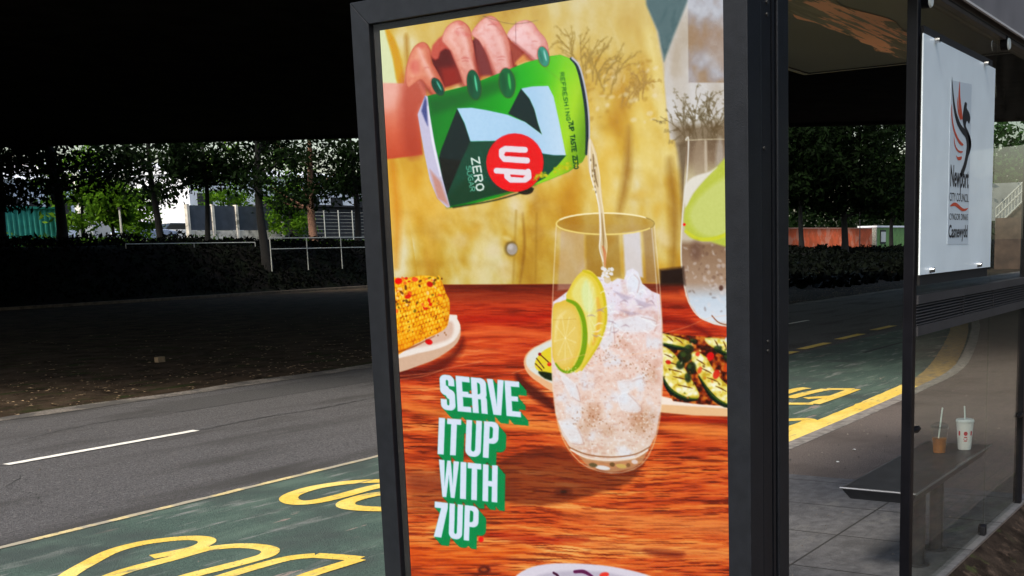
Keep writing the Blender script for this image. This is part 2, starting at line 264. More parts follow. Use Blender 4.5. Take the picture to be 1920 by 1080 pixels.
# -- the pouring hand
w, m, s = poly([(660, 155), (757, 156), (765, 120), (790, 100), (800, 180), (785, 215), (792, 290), (740, 297), (660, 304)], None, 1.5, 0, 1, True)
put(w, m, grad(w, [(150, (234, 184, 174)), (200, (224, 158, 142)), (250, (208, 122, 96)), (300, (190, 96, 66))], GY))
poly([(750, 190), (764, 130), (790, 150), (800, 190), (786, 215), (792, 285), (760, 285)], (168, 78, 58), 11, 3, .65); poly([(716, 165), (745, 168), (738, 200), (716, 205)], (240, 200, 190), 10, 3, .5)
poly(Z(4.465, 700, 20, [(480, 380), (540, 280), (640, 300), (800, 260), (900, 220), (1150, 220), (1200, 470), (900, 540), (600, 640), (520, 560)]), (104, 22, 22), 2, 0)
poly(Z(4.465, 700, 20, [(560, 480), (900, 440), (1180, 400), (1190, 480), (900, 560), (590, 650)]), (160, 58, 42), 6, 0, .8)
poly(Z(4.465, 700, 20, [(840, 210), (900, 240), (990, 430), (1000, 540), (890, 540), (860, 380)]), (136, 74, 74), 3, 0)
poly(Z(4.465, 700, 20, [(1130, 240), (1180, 270), (1310, 400), (1310, 415), (1180, 460), (1160, 340)]), (214, 160, 108), 1.5, 0)
poly(Z(4.465, 700, 20, [(1130, 240), (1200, 290), (1270, 350), (1180, 440), (1160, 340)]), (164, 92, 78), 2, 0)
def finger(pts, base, lit, dark, k=4.465):
    p = Z(k, 700, 20, pts); w, m, s = poly(p, None, 1, 3, 1, True); put(w, m, base)
    d = np.clip(-s / 3.5 + .35, 0, 1); col = c3(dark) * (1 - d[..., None]) + c3(base) * d[..., None]
    col = col + (c3(lit) - c3(base)) * (np.clip(-s / 12, 0, 1) ** 1.5)[..., None]
    put(w, m, col); gx = (GX[w] - GX[w].mean()) / (np.ptp(GX[w]) + 1); put(w, m * np.clip(.25 + gx * 1.2, 0, .6) * .55, c3(dark)); put(w, m * np.clip(.15 - gx * 1.4, 0, .7) * .55, c3(lit)); put(w, m * np.clip(N3[w] - .45, 0, 1) * .5, c3((196, 104, 92))); return p
finger([(270, 560), (285, 440), (330, 320), (390, 268), (440, 272), (478, 330), (485, 420), (530, 500), (580, 600), (598, 670), (575, 725), (520, 722), (470, 680), (430, 620), (390, 580), (330, 620), (290, 640)], (216, 144, 122), (232, 172, 152), (158, 80, 60))
poly(Z(4.465, 700, 20, [(476, 360), (496, 290), (545, 232), (610, 190), (660, 240), (650, 330), (600, 318), (560, 345), (545, 400), (520, 412), (490, 396)]), (196, 112, 98), 2.5, 0)
finger([(575, 250), (585, 195), (620, 130), (690, 85), (750, 92), (805, 145), (828, 240), (845, 340), (860, 430), (880, 530), (905, 620), (906, 690), (880, 735), (820, 728), (775, 680), (745, 600), (715, 510), (680, 425), (640, 330), (605, 285)], (224, 160, 144), (240, 194, 184), (166, 92, 76))
finger([(820, 195), (870, 115), (930, 60), (985, 45), (1035, 72), (1085, 145), (1125, 225), (1150, 330), (1165, 430), (1186, 520), (1192, 620), (1180, 700), (1120, 722), (1068, 690), (1028, 610), (990, 500), (960, 400), (920, 310), (880, 245)], (228, 168, 156), (242, 202, 198), (176, 102, 88))
finger([(1120, 200), (1170, 130), (1220, 92), (1290, 80), (1345, 112), (1385, 170), (1435, 225), (1462, 290), (1472, 380), (1470, 460), (1442, 502), (1395, 478), (1340, 430), (1290, 378), (1230, 320), (1165, 262)], (232, 182, 178), (246, 212, 212), (188, 122, 112))
for x, y, rx, ry, r, a in ((745, 190, 60, 18, 20, .4), (1010, 110, 40, 14, 20, .35), (400, 300, 30, 14, 0, .4), (720, 110, 30, 12, 0, .4), (790, 400, 40, 10, 10, .25), (350, 470, 40, 60, 0, .35)):
    ell(700 + x / 4.465, 20 + y / 4.465, rx / 4.465, ry / 4.465, r, (196, 92, 92), 4, a)
for st in ([(640, 340), (700, 500), (740, 620), (775, 680)], [(930, 320), (985, 470), (1030, 630), (1070, 690)], [(1170, 270), (1260, 350), (1340, 430), (1400, 482)], [(400, 590), (450, 660), (500, 715)], [(850, 360), (866, 450), (890, 560)], [(1155, 350), (1170, 450), (1190, 560)]):
    line(Z(4.465, 700, 20, st), (140, 62, 54), [3, 8, 4], 4, alpha=.6)
for st in ([(700, 120), (760, 240), (790, 360), (830, 480)], [(950, 90), (1040, 220), (1080, 340), (1110, 470)], [(1230, 120), (1310, 170), (1370, 260), (1400, 330)], [(380, 320), (420, 420), (480, 540), (510, 590)]):
    line(Z(4.465, 700, 20, st), (248, 212, 206), [5, 9, 5], 4, alpha=.55)
for x, y, L_ in ((740, 400, 60), (745, 425, 50), (1040, 390, 60), (1045, 415, 50), (700, 150, 50), (960, 120, 60), (1330, 260, 40), (430, 480, 36)):
    line(Z(4.465, 700, 20, [(x, y), (x + L_ / 2, y - 6), (x + L_, y - 2)]), (186, 100, 96), 1.4, 1.2, alpha=.5)
# -- the can
CAN = [(800, 181), (832, 172), (880, 160), (930, 140), (985, 118), (1028, 106), (1050, 103), (1071, 111), (1084, 124), (1093, 150), (1099, 190), (1102, 240), (1101, 285), (1092, 303), (1066, 322), (1030, 337), (990, 352), (930, 371), (880, 383), (844, 389), (838, 384), (826, 340), (812, 270), (802, 215)]
ell(985, 356, 15, 9, 0, (44, 30, 20), 1.2)
poly(CAN, (20, 120, 50), 1)
w, m, s = poly(CAN, None, 1, 0, 1, True); t = (GX + .22 * GY)[w]
put(w, m, np.stack([np.interp(t, [850, 960, 1010, 1055, 1085, 1120, 1150], np.array(q) / 255.) for q in ([14, 26, 50, 96, 150, 172, 120], [128, 150, 168, 186, 206, 210, 160], [52, 44, 48, 46, 54, 70, 40])], -1).astype(np.float32))
put(w, m * np.clip((GY[w] - 250) / 120, 0, 1) * .55 * np.clip((t - 1090) / 40, 0, 1), (150, 176, 10))
put(w, m * np.clip((150 - GY[w] + (GX[w] - 980) * .2) / 50, 0, 1) * .35, (126, 196, 84))
poly([(803, 190), (860, 172), (965, 138), (965, 160), (880, 195), (812, 215)], (8, 92, 44), 7, 0, .5)
K2 = lambda p: Z(4.5, 760, 180, p)
poly(K2([(550, 383), (790, 378), (1160, 480), (1358, 500), (1290, 580), (1180, 690), (1090, 740), (900, 800), (700, 850), (500, 905), (355, 935), (345, 845), (450, 560)]), (0, 84, 66), 1)
poly(K2([(345, 850), (500, 700), (900, 800), (1090, 745), (900, 805), (500, 905), (355, 935)]), (4, 70, 44), 6, 0, .6)
poly(K2([(437, 108), (500, 235), (550, 383), (470, 545), (345, 850), (320, 740), (285, 520), (300, 460)]), (2, 44, 48), .9)
poly(K2([(285, 520), (470, 545), (345, 850), (318, 740)]), (0, 22, 26), 1.2)
SEV = [(857, 203), (885, 202), (915, 207), (951, 215), (985, 229), (1016, 252), (1009, 232), (1002, 205), (993, 185), (977, 166), (998, 162), (1028, 161), (1038, 181), (1049, 231), (1061, 291), (1038, 291), (1018, 288), (970, 270), (933, 264), (882, 265), (871, 231)]
poly(K2([(700, -65 + 0), (0, 0)]) if 0 else [(977, 166), (953, 213), (985, 229), (1016, 252), (1009, 232), (1002, 205), (993, 185)], (2, 50, 52), .9)
w, m, s = poly(SEV, None, .9, 0, 1, True); put(w, m, grad(w, [(870, (190, 218, 242)), (1000, (184, 212, 236)), (1060, (204, 224, 242))], GX))
ell(965.5, 305, 54, 55, 0, (214, 10, 36), .9); ell(950, 330, 26, 30, 0, (236, 30, 56), 14, .35)
W1 = (236, 226, 232)
for st in ([(984, 281), (948, 279), (941, 283), (941, 292), (946, 298), (988, 301)], [(931, 320), (990, 324)], [(990, 322), (991, 332), (984, 337), (958, 337), (951, 331), (951, 322)]):
    line(st, W1, 11.5 if len(st) > 2 else 11, .7, 0)
put(*line([(948, 290), (988, 291.5)], (208, 14, 40), 4.5, .6, 0), (208, 14, 40)); line([(959, 330), (980, 331.5)], (208, 14, 40), 3.2, .6, 0)
# strokes font for small print: unit box, y up
SF = {'A': [[(0, 0), (.5, 1), (1, 0)], [(.2, .35), (.8, .35)]], 'C': [[(1, .85), (.6, 1), (.1, .8), (0, .5), (.1, .2), (.6, 0), (1, .15)]], 'E': [[(1, 1), (0, 1), (0, 0), (1, 0)], [(0, .5), (.8, .5)]],
      'F': [[(1, 1), (0, 1), (0, 0)], [(0, .5), (.8, .5)]], 'G': [[(1, .85), (.6, 1), (.1, .8), (0, .5), (.1, .2), (.6, 0), (1, .1), (1, .45), (.6, .45)]], 'H': [[(0, 0), (0, 1)], [(1, 0), (1, 1)], [(0, .5), (1, .5)]],
      'I': [[(.5, 0), (.5, 1)]], 'L': [[(0, 1), (0, 0), (1, 0)]], 'N': [[(0, 0), (0, 1), (1, 0), (1, 1)]], 'O': [[(.5, 1), (.1, .85), (0, .5), (.1, .15), (.5, 0), (.9, .15), (1, .5), (.9, .85), (.5, 1)]],
      'P': [[(0, 0), (0, 1), (.8, 1), (1, .75), (.8, .5), (0, .5)]], 'R': [[(0, 0), (0, 1), (.8, 1), (1, .75), (.8, .5), (0, .5)], [(.5, .5), (1, 0)]], 'S': [[(1, .9), (.5, 1), (.1, .85), (.1, .62), (.9, .4), (.95, .15), (.5, 0), (0, .1)]],
      'T': [[(0, 1), (1, 1)], [(.5, 1), (.5, 0)]], 'U': [[(0, 1), (0, .2), (.3, 0), (.7, 0), (1, .2), (1, 1)]], 'Z': [[(0, 1), (1, 1), (0, 0), (1, 0)]], '7': [[(0, 1), (1, 1), (.35, 0)]], ' ': []}
def small(txt, x, y, dx, dy, ux, uy, cw, ch, col, wd, gap=.35):
    """text from (x,y) running along (dx,dy); letter up is (ux,uy)"""
    for chh in txt:
        for st in SF[chh]: line([(x + dx * cw * a + ux * ch * b, y + dy * cw * a + uy * ch * b) for a, b in st], col, wd, .6, 0)
        x += dx * cw * (1 + gap); y += dy * cw * (1 + gap)
small('ZERO', 884, 297, .16, .987, .987, -.16, 11.5, 14, (226, 234, 226), 3, .45)
small('SUGAR', 874, 312, .16, .987, .987, -.16, 7.4, 9, (150, 200, 180), 1.3, .36)
small('REFRESHING ', 1050, 137, .14, .99, .99, -.14, 6.2, 7, (46, 110, 54), 1.5, .5)
small('7UP TASTE ZERO', 1066, 228, .12, .99, .99, -.12, 4.6, 8, (10, 74, 34), 2, .42)
# rims and silver ends
poly([(797, 179), (802, 181), (806, 215), (815, 268), (830, 335), (844, 388), (838, 389), (820, 372), (806, 338), (796, 290), (788, 245), (783, 214)], (206, 202, 222), .9)
poly([(797, 181), (800, 190), (802, 236), (797, 226), (790, 208)], (70, 80, 130), 2, 0, .8); poly([(806, 318), (826, 340), (842, 386), (820, 372)], (198, 140, 118), 3, 0, .7); line([(802, 200), (812, 268), (826, 330)], (240, 240, 250), [2, 4, 2], 1.2)
line([(1071, 110), (1082, 124), (1092, 160), (1099, 205), (1101, 250), (1100, 288)], (32, 52, 66), [5, 6.5, 6], 1)
line([(1073, 109), (1086, 124), (1096, 160), (1103, 205), (1105, 250), (1103, 290)], (196, 196, 206), [4, 3, 2.4], .9)
for i in range(46):
    x = RNG.uniform(1000, 1092); ell(x, 337 - (x - 1000) * .36 + RNG.uniform(-8, 3), RNG.uniform(1, 4), RNG.uniform(1, 3), 0, (178, 180, 20) if i % 2 else (206, 196, 60), 1, .8)
for i in range(80):
    x = RNG.uniform(840, 1060); y = RNG.uniform(180, 340); ell(x, y, .8, .8, 0, (210, 232, 240), .6, .35)
line([(850, 389), (930, 375), (1000, 354)], (24, 40, 20), 3, 1.2, alpha=.7)
# nails
def nail(x, y, rx, ry, r, base, lit):
    ell(x, y, rx + 1.4, ry + 1.4, r, (150, 74, 62), 1, .6); ell(x, y, rx, ry, r, base, .8); ell(x + rx * .3, y - ry * .1, rx * .16, ry * .55, r, lit, 1, .75); ell(x - rx * .45, y, rx * .3, ry * .7, r, tuple(int(v * .6) for v in base), 1.6, .35)
nail(820.5, 162.5, 9, 18, -28, (12, 92, 74), (160, 220, 206)); nail(888.5, 159, 12.5, 28, -9, (10, 102, 72), (150, 226, 190)); nail(950.8, 155.5, 14.5, 28, -7, (10, 112, 70), (110, 206, 120)); nail(1019, 106, 10, 19, -14, (84, 156, 140), (200, 232, 226))
# -- big glass with ice
GL = [(1043, 421), (1040, 480), (1037, 540), (1035, 600), (1034, 660), (1036, 720), (1042, 775), (1055, 822), (1076, 855), (1102, 876), (1145, 887), (1188, 880), (1215, 856), (1232, 812), (1240, 760), (1243, 700), (1243, 640), (1240, 580), (1235, 510), (1229, 450), (1227, 421)]
poly(GL, (206, 186, 170), 1, 0, .16)
for pts, c, a in (([(1052, 432), (1095, 438), (1097, 540), (1045, 545)], (200, 180, 170), .5), ([(1168, 436), (1200, 432), (1206, 520), (1172, 520)], (222, 220, 230), .85), ([(1205, 430), (1224, 426), (1234, 530), (1212, 530)], (150, 126, 110), .5), ([(1098, 440), (1160, 440), (1165, 520), (1100, 520)], (140, 108, 50), .4)):
    poly(pts, c, 2.5, 0, a)
LIQ = [(1037, 566), (1052, 556), (1066, 545), (1085, 530), (1110, 518), (1130, 520), (1148, 528), (1158, 522), (1170, 524), (1176, 508), (1186, 503), (1196, 510), (1204, 532), (1222, 546), (1237, 552), (1241, 600), (1243, 700), (1239, 765), (1230, 815), (1214, 846), (1190, 862), (1145, 868), (1100, 862), (1072, 844), (1054, 816), (1042, 775), (1036, 720), (1034, 660)]
w, m, s = poly(LIQ, None, 1.2, 0, 1, True)
put(w, m, grad(w, [(500, (238, 236, 246)), (570, (236, 226, 236)), (640, (236, 212, 204)), (760, (234, 212, 200)), (830, (226, 208, 196)), (870, (232, 216, 200))], GY))
ic = vnoise(PW, PH, 30, 34, 31, 3)[w]; icf = vnoise(PW, PH, 6, 5, 32, 2)[w]
put(w, m * np.clip((ic - .55) * 5, 0, 1) * .7, (228, 232, 240)); put(w, m * np.clip((.42 - ic) * 5, 0, 1) * .45, (206, 164, 146))
put(w, m * np.clip((icf - .6) * 6, 0, 1) * .5, (240, 236, 234)); put(w, m * np.clip((.36 - icf) * 6, 0, 1) * .32, (190, 150, 136))
for cx_, cy_, rx, ry in ((1112, 775, 16, 18), (1098, 800, 14, 12), (1138, 808, 14, 10), (1207, 782, 26, 18), (1200, 800, 16, 14), (1222, 705, 9, 12)):
    ell(cx_, cy_, rx, ry, 0, (184, 142, 112), 9, .34)
for i in range(330):
    a, b = [(1110, 790), (1205, 790), (1215, 695), (1140, 660)][i % 4]; x = RNG.normal(a, 20); y = RNG.normal(b, 15)
    if 1052 < x < 1228 and y < 835: ell(x, y, RNG.uniform(.7, 2.4), RNG.uniform(.6, 1.6), RNG.uniform(0, 180), [(146, 104, 74), (248, 238, 226), (170, 128, 98)][i % 3], .9, .5)
for i in range(420):
    x = RNG.uniform(1044, 1234); y = RNG.uniform(590, 846); x = 1139 + (x - 1139) * min(1, (905 - y) / 120.); ell(x, y, RNG.uniform(.6, 2.2), RNG.uniform(.6, 1.8), RNG.uniform(0, 180), [(208, 172, 160), (252, 248, 246), (214, 176, 164)][i % 3], .6, .45)
for p in ([(1158, 715), (1182, 712), (1200, 706), (1206, 716), (1190, 728), (1166, 738)], [(1160, 745), (1175, 735), (1200, 762), (1195, 772), (1165, 768)], [(1050, 700), (1078, 720), (1086, 750), (1070, 742)], [(1125, 640), (1140, 625), (1146, 600), (1150, 640), (1132, 655)],
          [(1048, 790), (1080, 800), (1092, 830), (1070, 828)], [(1150, 604), (1200, 592), (1228, 600), (1224, 618), (1170, 622)], [(1176, 526), (1186, 512), (1196, 524), (1192, 545), (1178, 548)]):
    poly(p, (232, 238, 246), 3.5, 3, .6); line(list(p) + [p[0]], (250, 250, 252), [1.6, .6, 1.6], 1, 2, .5); line([(a + 3, b + 3) for a, b in p[1:4]], (186, 150, 140), 1.6, 1.4, 2, .5)
for p in ([(1150, 545), (1185, 558), (1172, 566)], [(1190, 560), (1225, 572), (1200, 580)], [(1160, 580), (1200, 588), (1180, 592)]): poly(p, (176, 166, 182), 2, 0, .5)
# lime slices
poly([(1062, 562), (1068, 540), (1080, 520), (1093, 508), (1106, 507), (1120, 520), (1131, 545), (1136, 575), (1134, 610), (1122, 645), (1106, 672), (1088, 694), (1076, 690), (1090, 600)], (226, 206, 104), 1, 3)
poly([(1072, 556), (1080, 530), (1095, 518), (1110, 528), (1119, 556), (1120, 600), (1108, 640), (1098, 640), (1096, 590)], (232, 226, 160), 3, 3, .8)
poly([(1090, 545), (1100, 525), (1112, 560), (1110, 585), (1096, 580)], (222, 236, 190), 3, 3, .7)
line([(1094, 508), (1112, 516), (1126, 535), (1134, 565), (1136, 600), (1128, 632), (1112, 662), (1090, 694)], (208, 192, 62), [4, 6, 4, 3], 1.4); line([(1120, 560), (1124, 600), (1112, 645)], (226, 176, 92), [6, 8, 5], 2, alpha=.6)
poly([(1036, 578), (1050, 566), (1068, 561), (1084, 568), (1095, 586), (1101, 615), (1101, 645), (1093, 675), (1080, 693), (1064, 700), (1050, 694), (1040, 680), (1035, 655)], (224, 194, 104), 1, 3)
poly([(1038, 590), (1056, 576), (1076, 582), (1086, 612), (1084, 650), (1068, 682), (1050, 686), (1039, 666)], (230, 208, 140), 6, 3, .8)
line([(1064, 563), (1080, 571), (1091, 592), (1096, 625), (1093, 660), (1082, 686), (1066, 697), (1052, 694), (1042, 682)], (134, 164, 34), [5, 9, 11, 10, 5, 3], 1.2); line([(1078, 574), (1090, 605), (1089, 650), (1076, 684)], (226, 220, 130), [1, 3, 2], 1.2, alpha=.7)
for k in range(9):
    a_ = k * .7 + .2; line([(1060, 634), (1060 + 20 * math.cos(a_), 634 + 42 * math.sin(a_))], (250, 240, 200), [1, 2.4], 1.4, 1, .38)
for k in range(7):
    a_ = -1.5 + k * .5; line([(1104, 590), (1104 + 15 * math.cos(a_), 590 + 60 * math.sin(a_))], (252, 246, 206), [1, 2.6], 1.6, 1, .35)
line([(1040, 640), (1046, 600), (1060, 584)], (250, 238, 196), [2, 6, 2], 3, alpha=.5)
for i in range(16): ell(1070 + RNG.uniform(-10, 12), 694 + RNG.uniform(-5, 4), 1, 1, 0, (240, 240, 190), .6, .7)
line([(1036, 600), (1080, 598)], (150, 110, 40), 1, .6, alpha=.3)
for i in range(26):
    x = RNG.uniform(1100, 1226); y = RNG.uniform(535, 640); a_ = RNG.uniform(-.6, .6); line([(x, y), (x + 9 * math.cos(a_), y + 9 * math.sin(a_)), (x + 15, y + RNG.uniform(-5, 8))], (255, 255, 255) if i % 3 else (176, 156, 164), [1, 3, 1], 1.1, 2, .6)
# glass base and outline
poly([(1076, 846), (1102, 858), (1145, 864), (1190, 858), (1214, 846), (1205, 866), (1186, 879), (1145, 886), (1104, 876)], (196, 160, 130), 1.5, 0, .8)
line([(1066, 838), (1100, 852), (1145, 857), (1190, 852), (1218, 838)], (160, 120, 92), 2.4, .9); line([(1070, 843), (1100, 858), (1145, 863), (1190, 858), (1214, 844)], (240, 226, 214), 2.6, .9)
for x, y, rx, c in ((1130, 877, 14, (232, 232, 232)), (1112, 872, 8, (110, 100, 70)), (1165, 874, 10, (206, 180, 120)), (1190, 866, 6, (228, 214, 210)), (1148, 871, 5, (120, 96, 60)), (1178, 872, 4, (140, 110, 76))): ell(x, y, rx, 4, 8, c, 1.3, .9)
line(GL, (238, 224, 206), [2.2], 1.0, 2, .55); line([(1222, 428), (1230, 520), (1236, 600)], (236, 226, 214), 2, 1, alpha=.6)
a = np.linspace(0, 2 * np.pi, 33); RIM = [(1135 + 92 * math.cos(t), 419.5 + 20 * math.sin(t)) for t in a]
ell(1135, 419.5, 91, 19, 0, (150, 118, 62), 1, .35); line(RIM, (236, 216, 150), 2.6, .8, 0); line(RIM[18:30], (250, 240, 206), 2.2, .8, 0); line(RIM[-4:] + RIM[:3], (110, 90, 50), 2, .8, 0, .6)
# the pour
line([(1106, 262), (1110, 290), (1114, 320), (1121, 350), (1126, 385), (1129, 430), (1130, 460), (1133, 500), (1139, 525)], (222, 206, 178), [5, 18, 20, 12, 8, 11, 13, 5, 13], 1, alpha=.9)
line([(1106, 262), (1106, 295), (1108, 330), (1117, 360), (1124, 395), (1126, 440), (1124, 465), (1131, 490)], (246, 240, 230), [2, 2.6, 2], .8, alpha=.9)
line([(1109, 270), (1118, 300), (1124, 330), (1125, 360), (1131, 395), (1134, 430), (1138, 462), (1134, 492)], (240, 226, 196), [2, 2.6, 2], .8, alpha=.9)
line([(1112, 290), (1115, 325), (1121, 350)], (112, 92, 66), [2, 4, 1], 1.2, alpha=.7); line([(1128, 400), (1131, 440), (1132, 470)], (140, 110, 66), [1, 4, 2], 1.2, alpha=.6)
line([(1130, 462), (1134, 476), (1134, 500)], (206, 134, 96), [3, 6, 2], 1.2, alpha=.7)
for i in range(22): ell(1138 + RNG.uniform(-10, 10), 508 + RNG.uniform(-6, 12), RNG.uniform(1.4, 4), RNG.uniform(1.4, 4), 0, (240, 240, 244), .8, .8)
for i in range(14): ell(1112 + RNG.uniform(-5, 7), 300 + i * 5, 1, 2.4, 0, (250, 248, 240) if i % 2 else (100, 84, 60), .8, .7)
# -- headline lettering (white with a green drop)
def rr(u, v, x0, x1, y0, y1, r):
    cx, cy = (x0 + x1) / 2, (y0 + y1) / 2; qx = abs(u - cx) - (x1 - x0) / 2 + r; qy = abs(v - cy) - (y1 - y0) / 2 + r
    return np.hypot(np.maximum(qx, 0), np.maximum(qy, 0)) + np.minimum(np.maximum(qx, qy), 0) - r
def seg(u, v, a, b, t):
    ex, ey = b[0] - a[0], b[1] - a[1]; k = np.clip(((u - a[0]) * ex + (v - a[1]) * ey) / (ex * ex + ey * ey), 0, 1); return np.hypot(u - a[0] - k * ex, v - a[1] - k * ey) - t
def quad(u, v, pts):
    return sdist(np.array(pts, float), u, v)
T_ = .145
def glyph(ch, u, v, W):
    b = lambda x0, x1, y0, y1: rr(u, v, x0, x1, y0, y1, .0); mn = lambda *a: np.minimum.reduce(a); mx = np.maximum
    if ch == 'I': return b(0, W, 0, 1)
    if ch == 'E': return mn(b(0, T_, 0, 1), b(0, W, 0, T_), b(0, W, 1 - T_, 1), b(0, W * .86, .44, .57))
    if ch == 'T': return mn(b(0, W, 1 - T_, 1), b(W / 2 - T_ / 2, W / 2 + T_ / 2, 0, 1))
    if ch == 'H': return mn(b(0, T_, 0, 1), b(W - T_, W, 0, 1), b(0, W, .42, .56))
    if ch == 'U': return mx(mx(rr(u, v, 0, W, 0, 1.4, W * .45), -rr(u, v, T_, W - T_, T_ * .9, 1.5, W * .2)), v - 1)
    if ch in 'PR':
        d = mn(b(0, T_, 0, 1), mx(mx(rr(u, v, -.3, W, .40, 1, W * .4), -rr(u, v, T_ * .5, W - T_, .53, 1 - T_ * .9, .07)), -u))
        if ch == 'R': d = mn(d, mx(mx(rr(u, v, -.3, W, -.5, .52, W * .35), -rr(u, v, -.5, W - T_, -.6, .42, .05)), -v))
        return d
    if ch == 'S':
        top = mx(rr(u, v, 0, W, .42, 1, W * .42), -rr(u, v, T_, W - T_, .42 + T_ * .9, 1 - T_ * .85, .06)); bot = mx(rr(u, v, 0, W, 0, .60, W * .42), -rr(u, v, T_, W - T_, T_ * .85, .60 - T_ * .9, .06))
        top = mx(top, -b(W * .5, W + .1, .3, .70)); bot = mx(bot, -b(-.1, W * .5, .30, .7))
        return mn(top, bot, seg(u, v, (T_ * .9, .62), (W - T_ * .9, .40), T_ * .56))
    if ch == 'V': return quad(u, v, [(0, 1), (T_, 1), (W / 2, .25), (W - T_, 1), (W, 1), (W / 2 + .095, 0), (W / 2 - .095, 0)])
    if ch == 'W': return quad(u, v, [(0, 1), (T_, 1), (W * .29, .3), (W * .42, 1), (W * .58, 1), (W * .71, .3), (W - T_, 1), (W, 1), (W * .80, 0), (W * .62, 0), (W * .5, .6), (W * .38, 0), (W * .2, 0)])
    if ch == '7': return quad(u, v, [(0, 1), (W, 1), (W, .86), (T_ * 1.45, 0), (.0, 0), (W - T_ * 1.25, .84), (0, .84)])
def headline():
    rows = [('S', 0, .36), ('E', .415, .34), ('R', .80, .37), ('V', 1.21, .42), ('E', 1.66, .36)], [('I', 0, .155), ('T', .225, .37), ('U', .745, .41), ('P', 1.225, .39)], [('W', 0, .55), ('I', .60, .155), ('T', .80, .37), ('H', 1.225, .40)], [('7', 0, .37), ('U', .43, .38), ('P', .87, .40)]
    fr = [((117, 240), (576, 284), (-12, -203), 2.02), ((95, 497), (437, 523), (8, -208), 1.60), ((100, 742), (437, 777), (3, -211), 1.62), ((73, 975), (322, 1004), (6, -201), 1.25)]
    w = (slice(int(690 - PY0), int(1045 - PY0)), slice(int(795 - PX0), int(1012 - PX0))); X, Y = GX[w], GY[w]; M = np.zeros(X.shape, np.float32)
    for row, (o, e, up, span) in zip(rows, fr):
        o = np.array(o) / 3.086 + (790, 690); e = np.array(e) / 3.086 + (790, 690); up = np.array(up) / 3.086; ax = (e - o) / span
        det = ax[0] * up[1] - ax[1] * up[0]; U = ((X - o[0]) * up[1] - (Y - o[1]) * up[0]) / det; V = (ax[0] * (Y - o[1]) - ax[1] * (X - o[0])) / det
        for ch, x0, W in row:
            d = glyph(ch, U - x0, V, W) * 66; M = np.maximum(M, np.clip(.5 - (d - .4) / 1.6, 0, 1))
    G = M.copy()
    for k in range(1, 17):
        dx = int(round(k * .86)); dy = k; G = np.maximum(G, np.pad(M, ((dy, 0), (dx, 0)))[:M.shape[0], :M.shape[1]])
    put(w, G, (10, 142, 92)); put(w, M, (222, 232, 246)); ell(790 + 345 / 3.086, 690 + 992 / 3.086, 5, 5, 0, (226, 44, 40), .9)
headline()
# scratches on the print
for pts in ([(745, 705), (800, 700), (850, 688), (905, 678)], [(742, 712), (790, 706), (830, 694)], [(1080, 694), (1130, 680), (1170, 668), (1240, 656)], [(960, 700), (1000, 688), (1100, 664)], [(1243, 626), (1290, 612), (1330, 596), (1378, 590)]): line(pts, (246, 206, 180), 1.3, .7, alpha=.45)
line([(905, 30), (960, 45), (1008, 38)], (120, 110, 92), 1, .6, alpha=.7); line([(967, 40), (967, 82)], (120, 90, 92), 1, .6, alpha=.6); line([(900, 22), (960, 75), (1050, 150)], (140, 110, 110), 1, .6, alpha=.35)
IMG = np.clip(IMG + (N4 - .5)[..., None] * .02, 0, 1)
mean = IMG.mean(2, keepdims=True); IMG = np.clip(mean + (IMG - mean) * 1.16, 0, 1) ** 1.2; IMG = np.clip(IMG + .10 * (IMG - .5) * (1 - np.abs(IMG * 2 - 1)) * 2, 0, 1)
# ---------------------------------------------------------------- materials
def mat(name, col, rough=.8, var=.0, scale=8, col2=None, bump=0, bscale=60, metal=0, spec=.5, stretch=None, emit=None, coat=0, detail=6):
    m = bpy.data.materials.new(name); m.use_nodes = True; t = m.node_tree; b = t.nodes['Principled BSDF']
    b.inputs['Base Color'].default_value = (*col, 1); b.inputs['Roughness'].default_value = rough; b.inputs['Metallic'].default_value = metal
    b.inputs['Specular IOR Level'].default_value = spec; b.inputs['Coat Weight'].default_value = coat
    tc = t.nodes.new('ShaderNodeTexCoord'); mp = t.nodes.new('ShaderNodeMapping'); t.links.new(tc.outputs['Object'], mp.inputs[0])
    if stretch: mp.inputs['Scale'].default_value = stretch
    if var or col2:
        n = t.nodes.new('ShaderNodeTexNoise'); n.inputs['Scale'].default_value = scale; n.inputs['Detail'].default_value = detail; t.links.new(mp.outputs[0], n.inputs[0])
        r = t.nodes.new('ShaderNodeValToRGB'); t.links.new(n.outputs[0], r.inputs[0]); e = r.color_ramp.elements
        c1 = tuple(c * (1 - var) for c in col); c2 = col2 if col2 else tuple(min(1, c * (1 + var)) for c in col)
        e[0].position = .35; e[0].color = (*c1, 1); e[1].position = .65; e[1].color = (*c2, 1); t.links.new(r.outputs[0], b.inputs['Base Color'])
        m['ramp'] = r.name
    if bump:
        n2 = t.nodes.new('ShaderNodeTexNoise'); n2.inputs['Scale'].default_value = bscale; n2.inputs['Detail'].default_value = 4; t.links.new(mp.outputs[0], n2.inputs[0])
        bp = t.nodes.new('ShaderNodeBump'); bp.inputs['Strength'].default_value = bump; bp.inputs['Distance'].default_value = .02; t.links.new(n2.outputs[0], bp.inputs['Height']); t.links.new(bp.outputs[0], b.inputs['Normal'])
    if emit: b.inputs['Emission Color'].default_value = (*emit[:3], 1); b.inputs['Emission Strength'].default_value = emit[3]
    return m
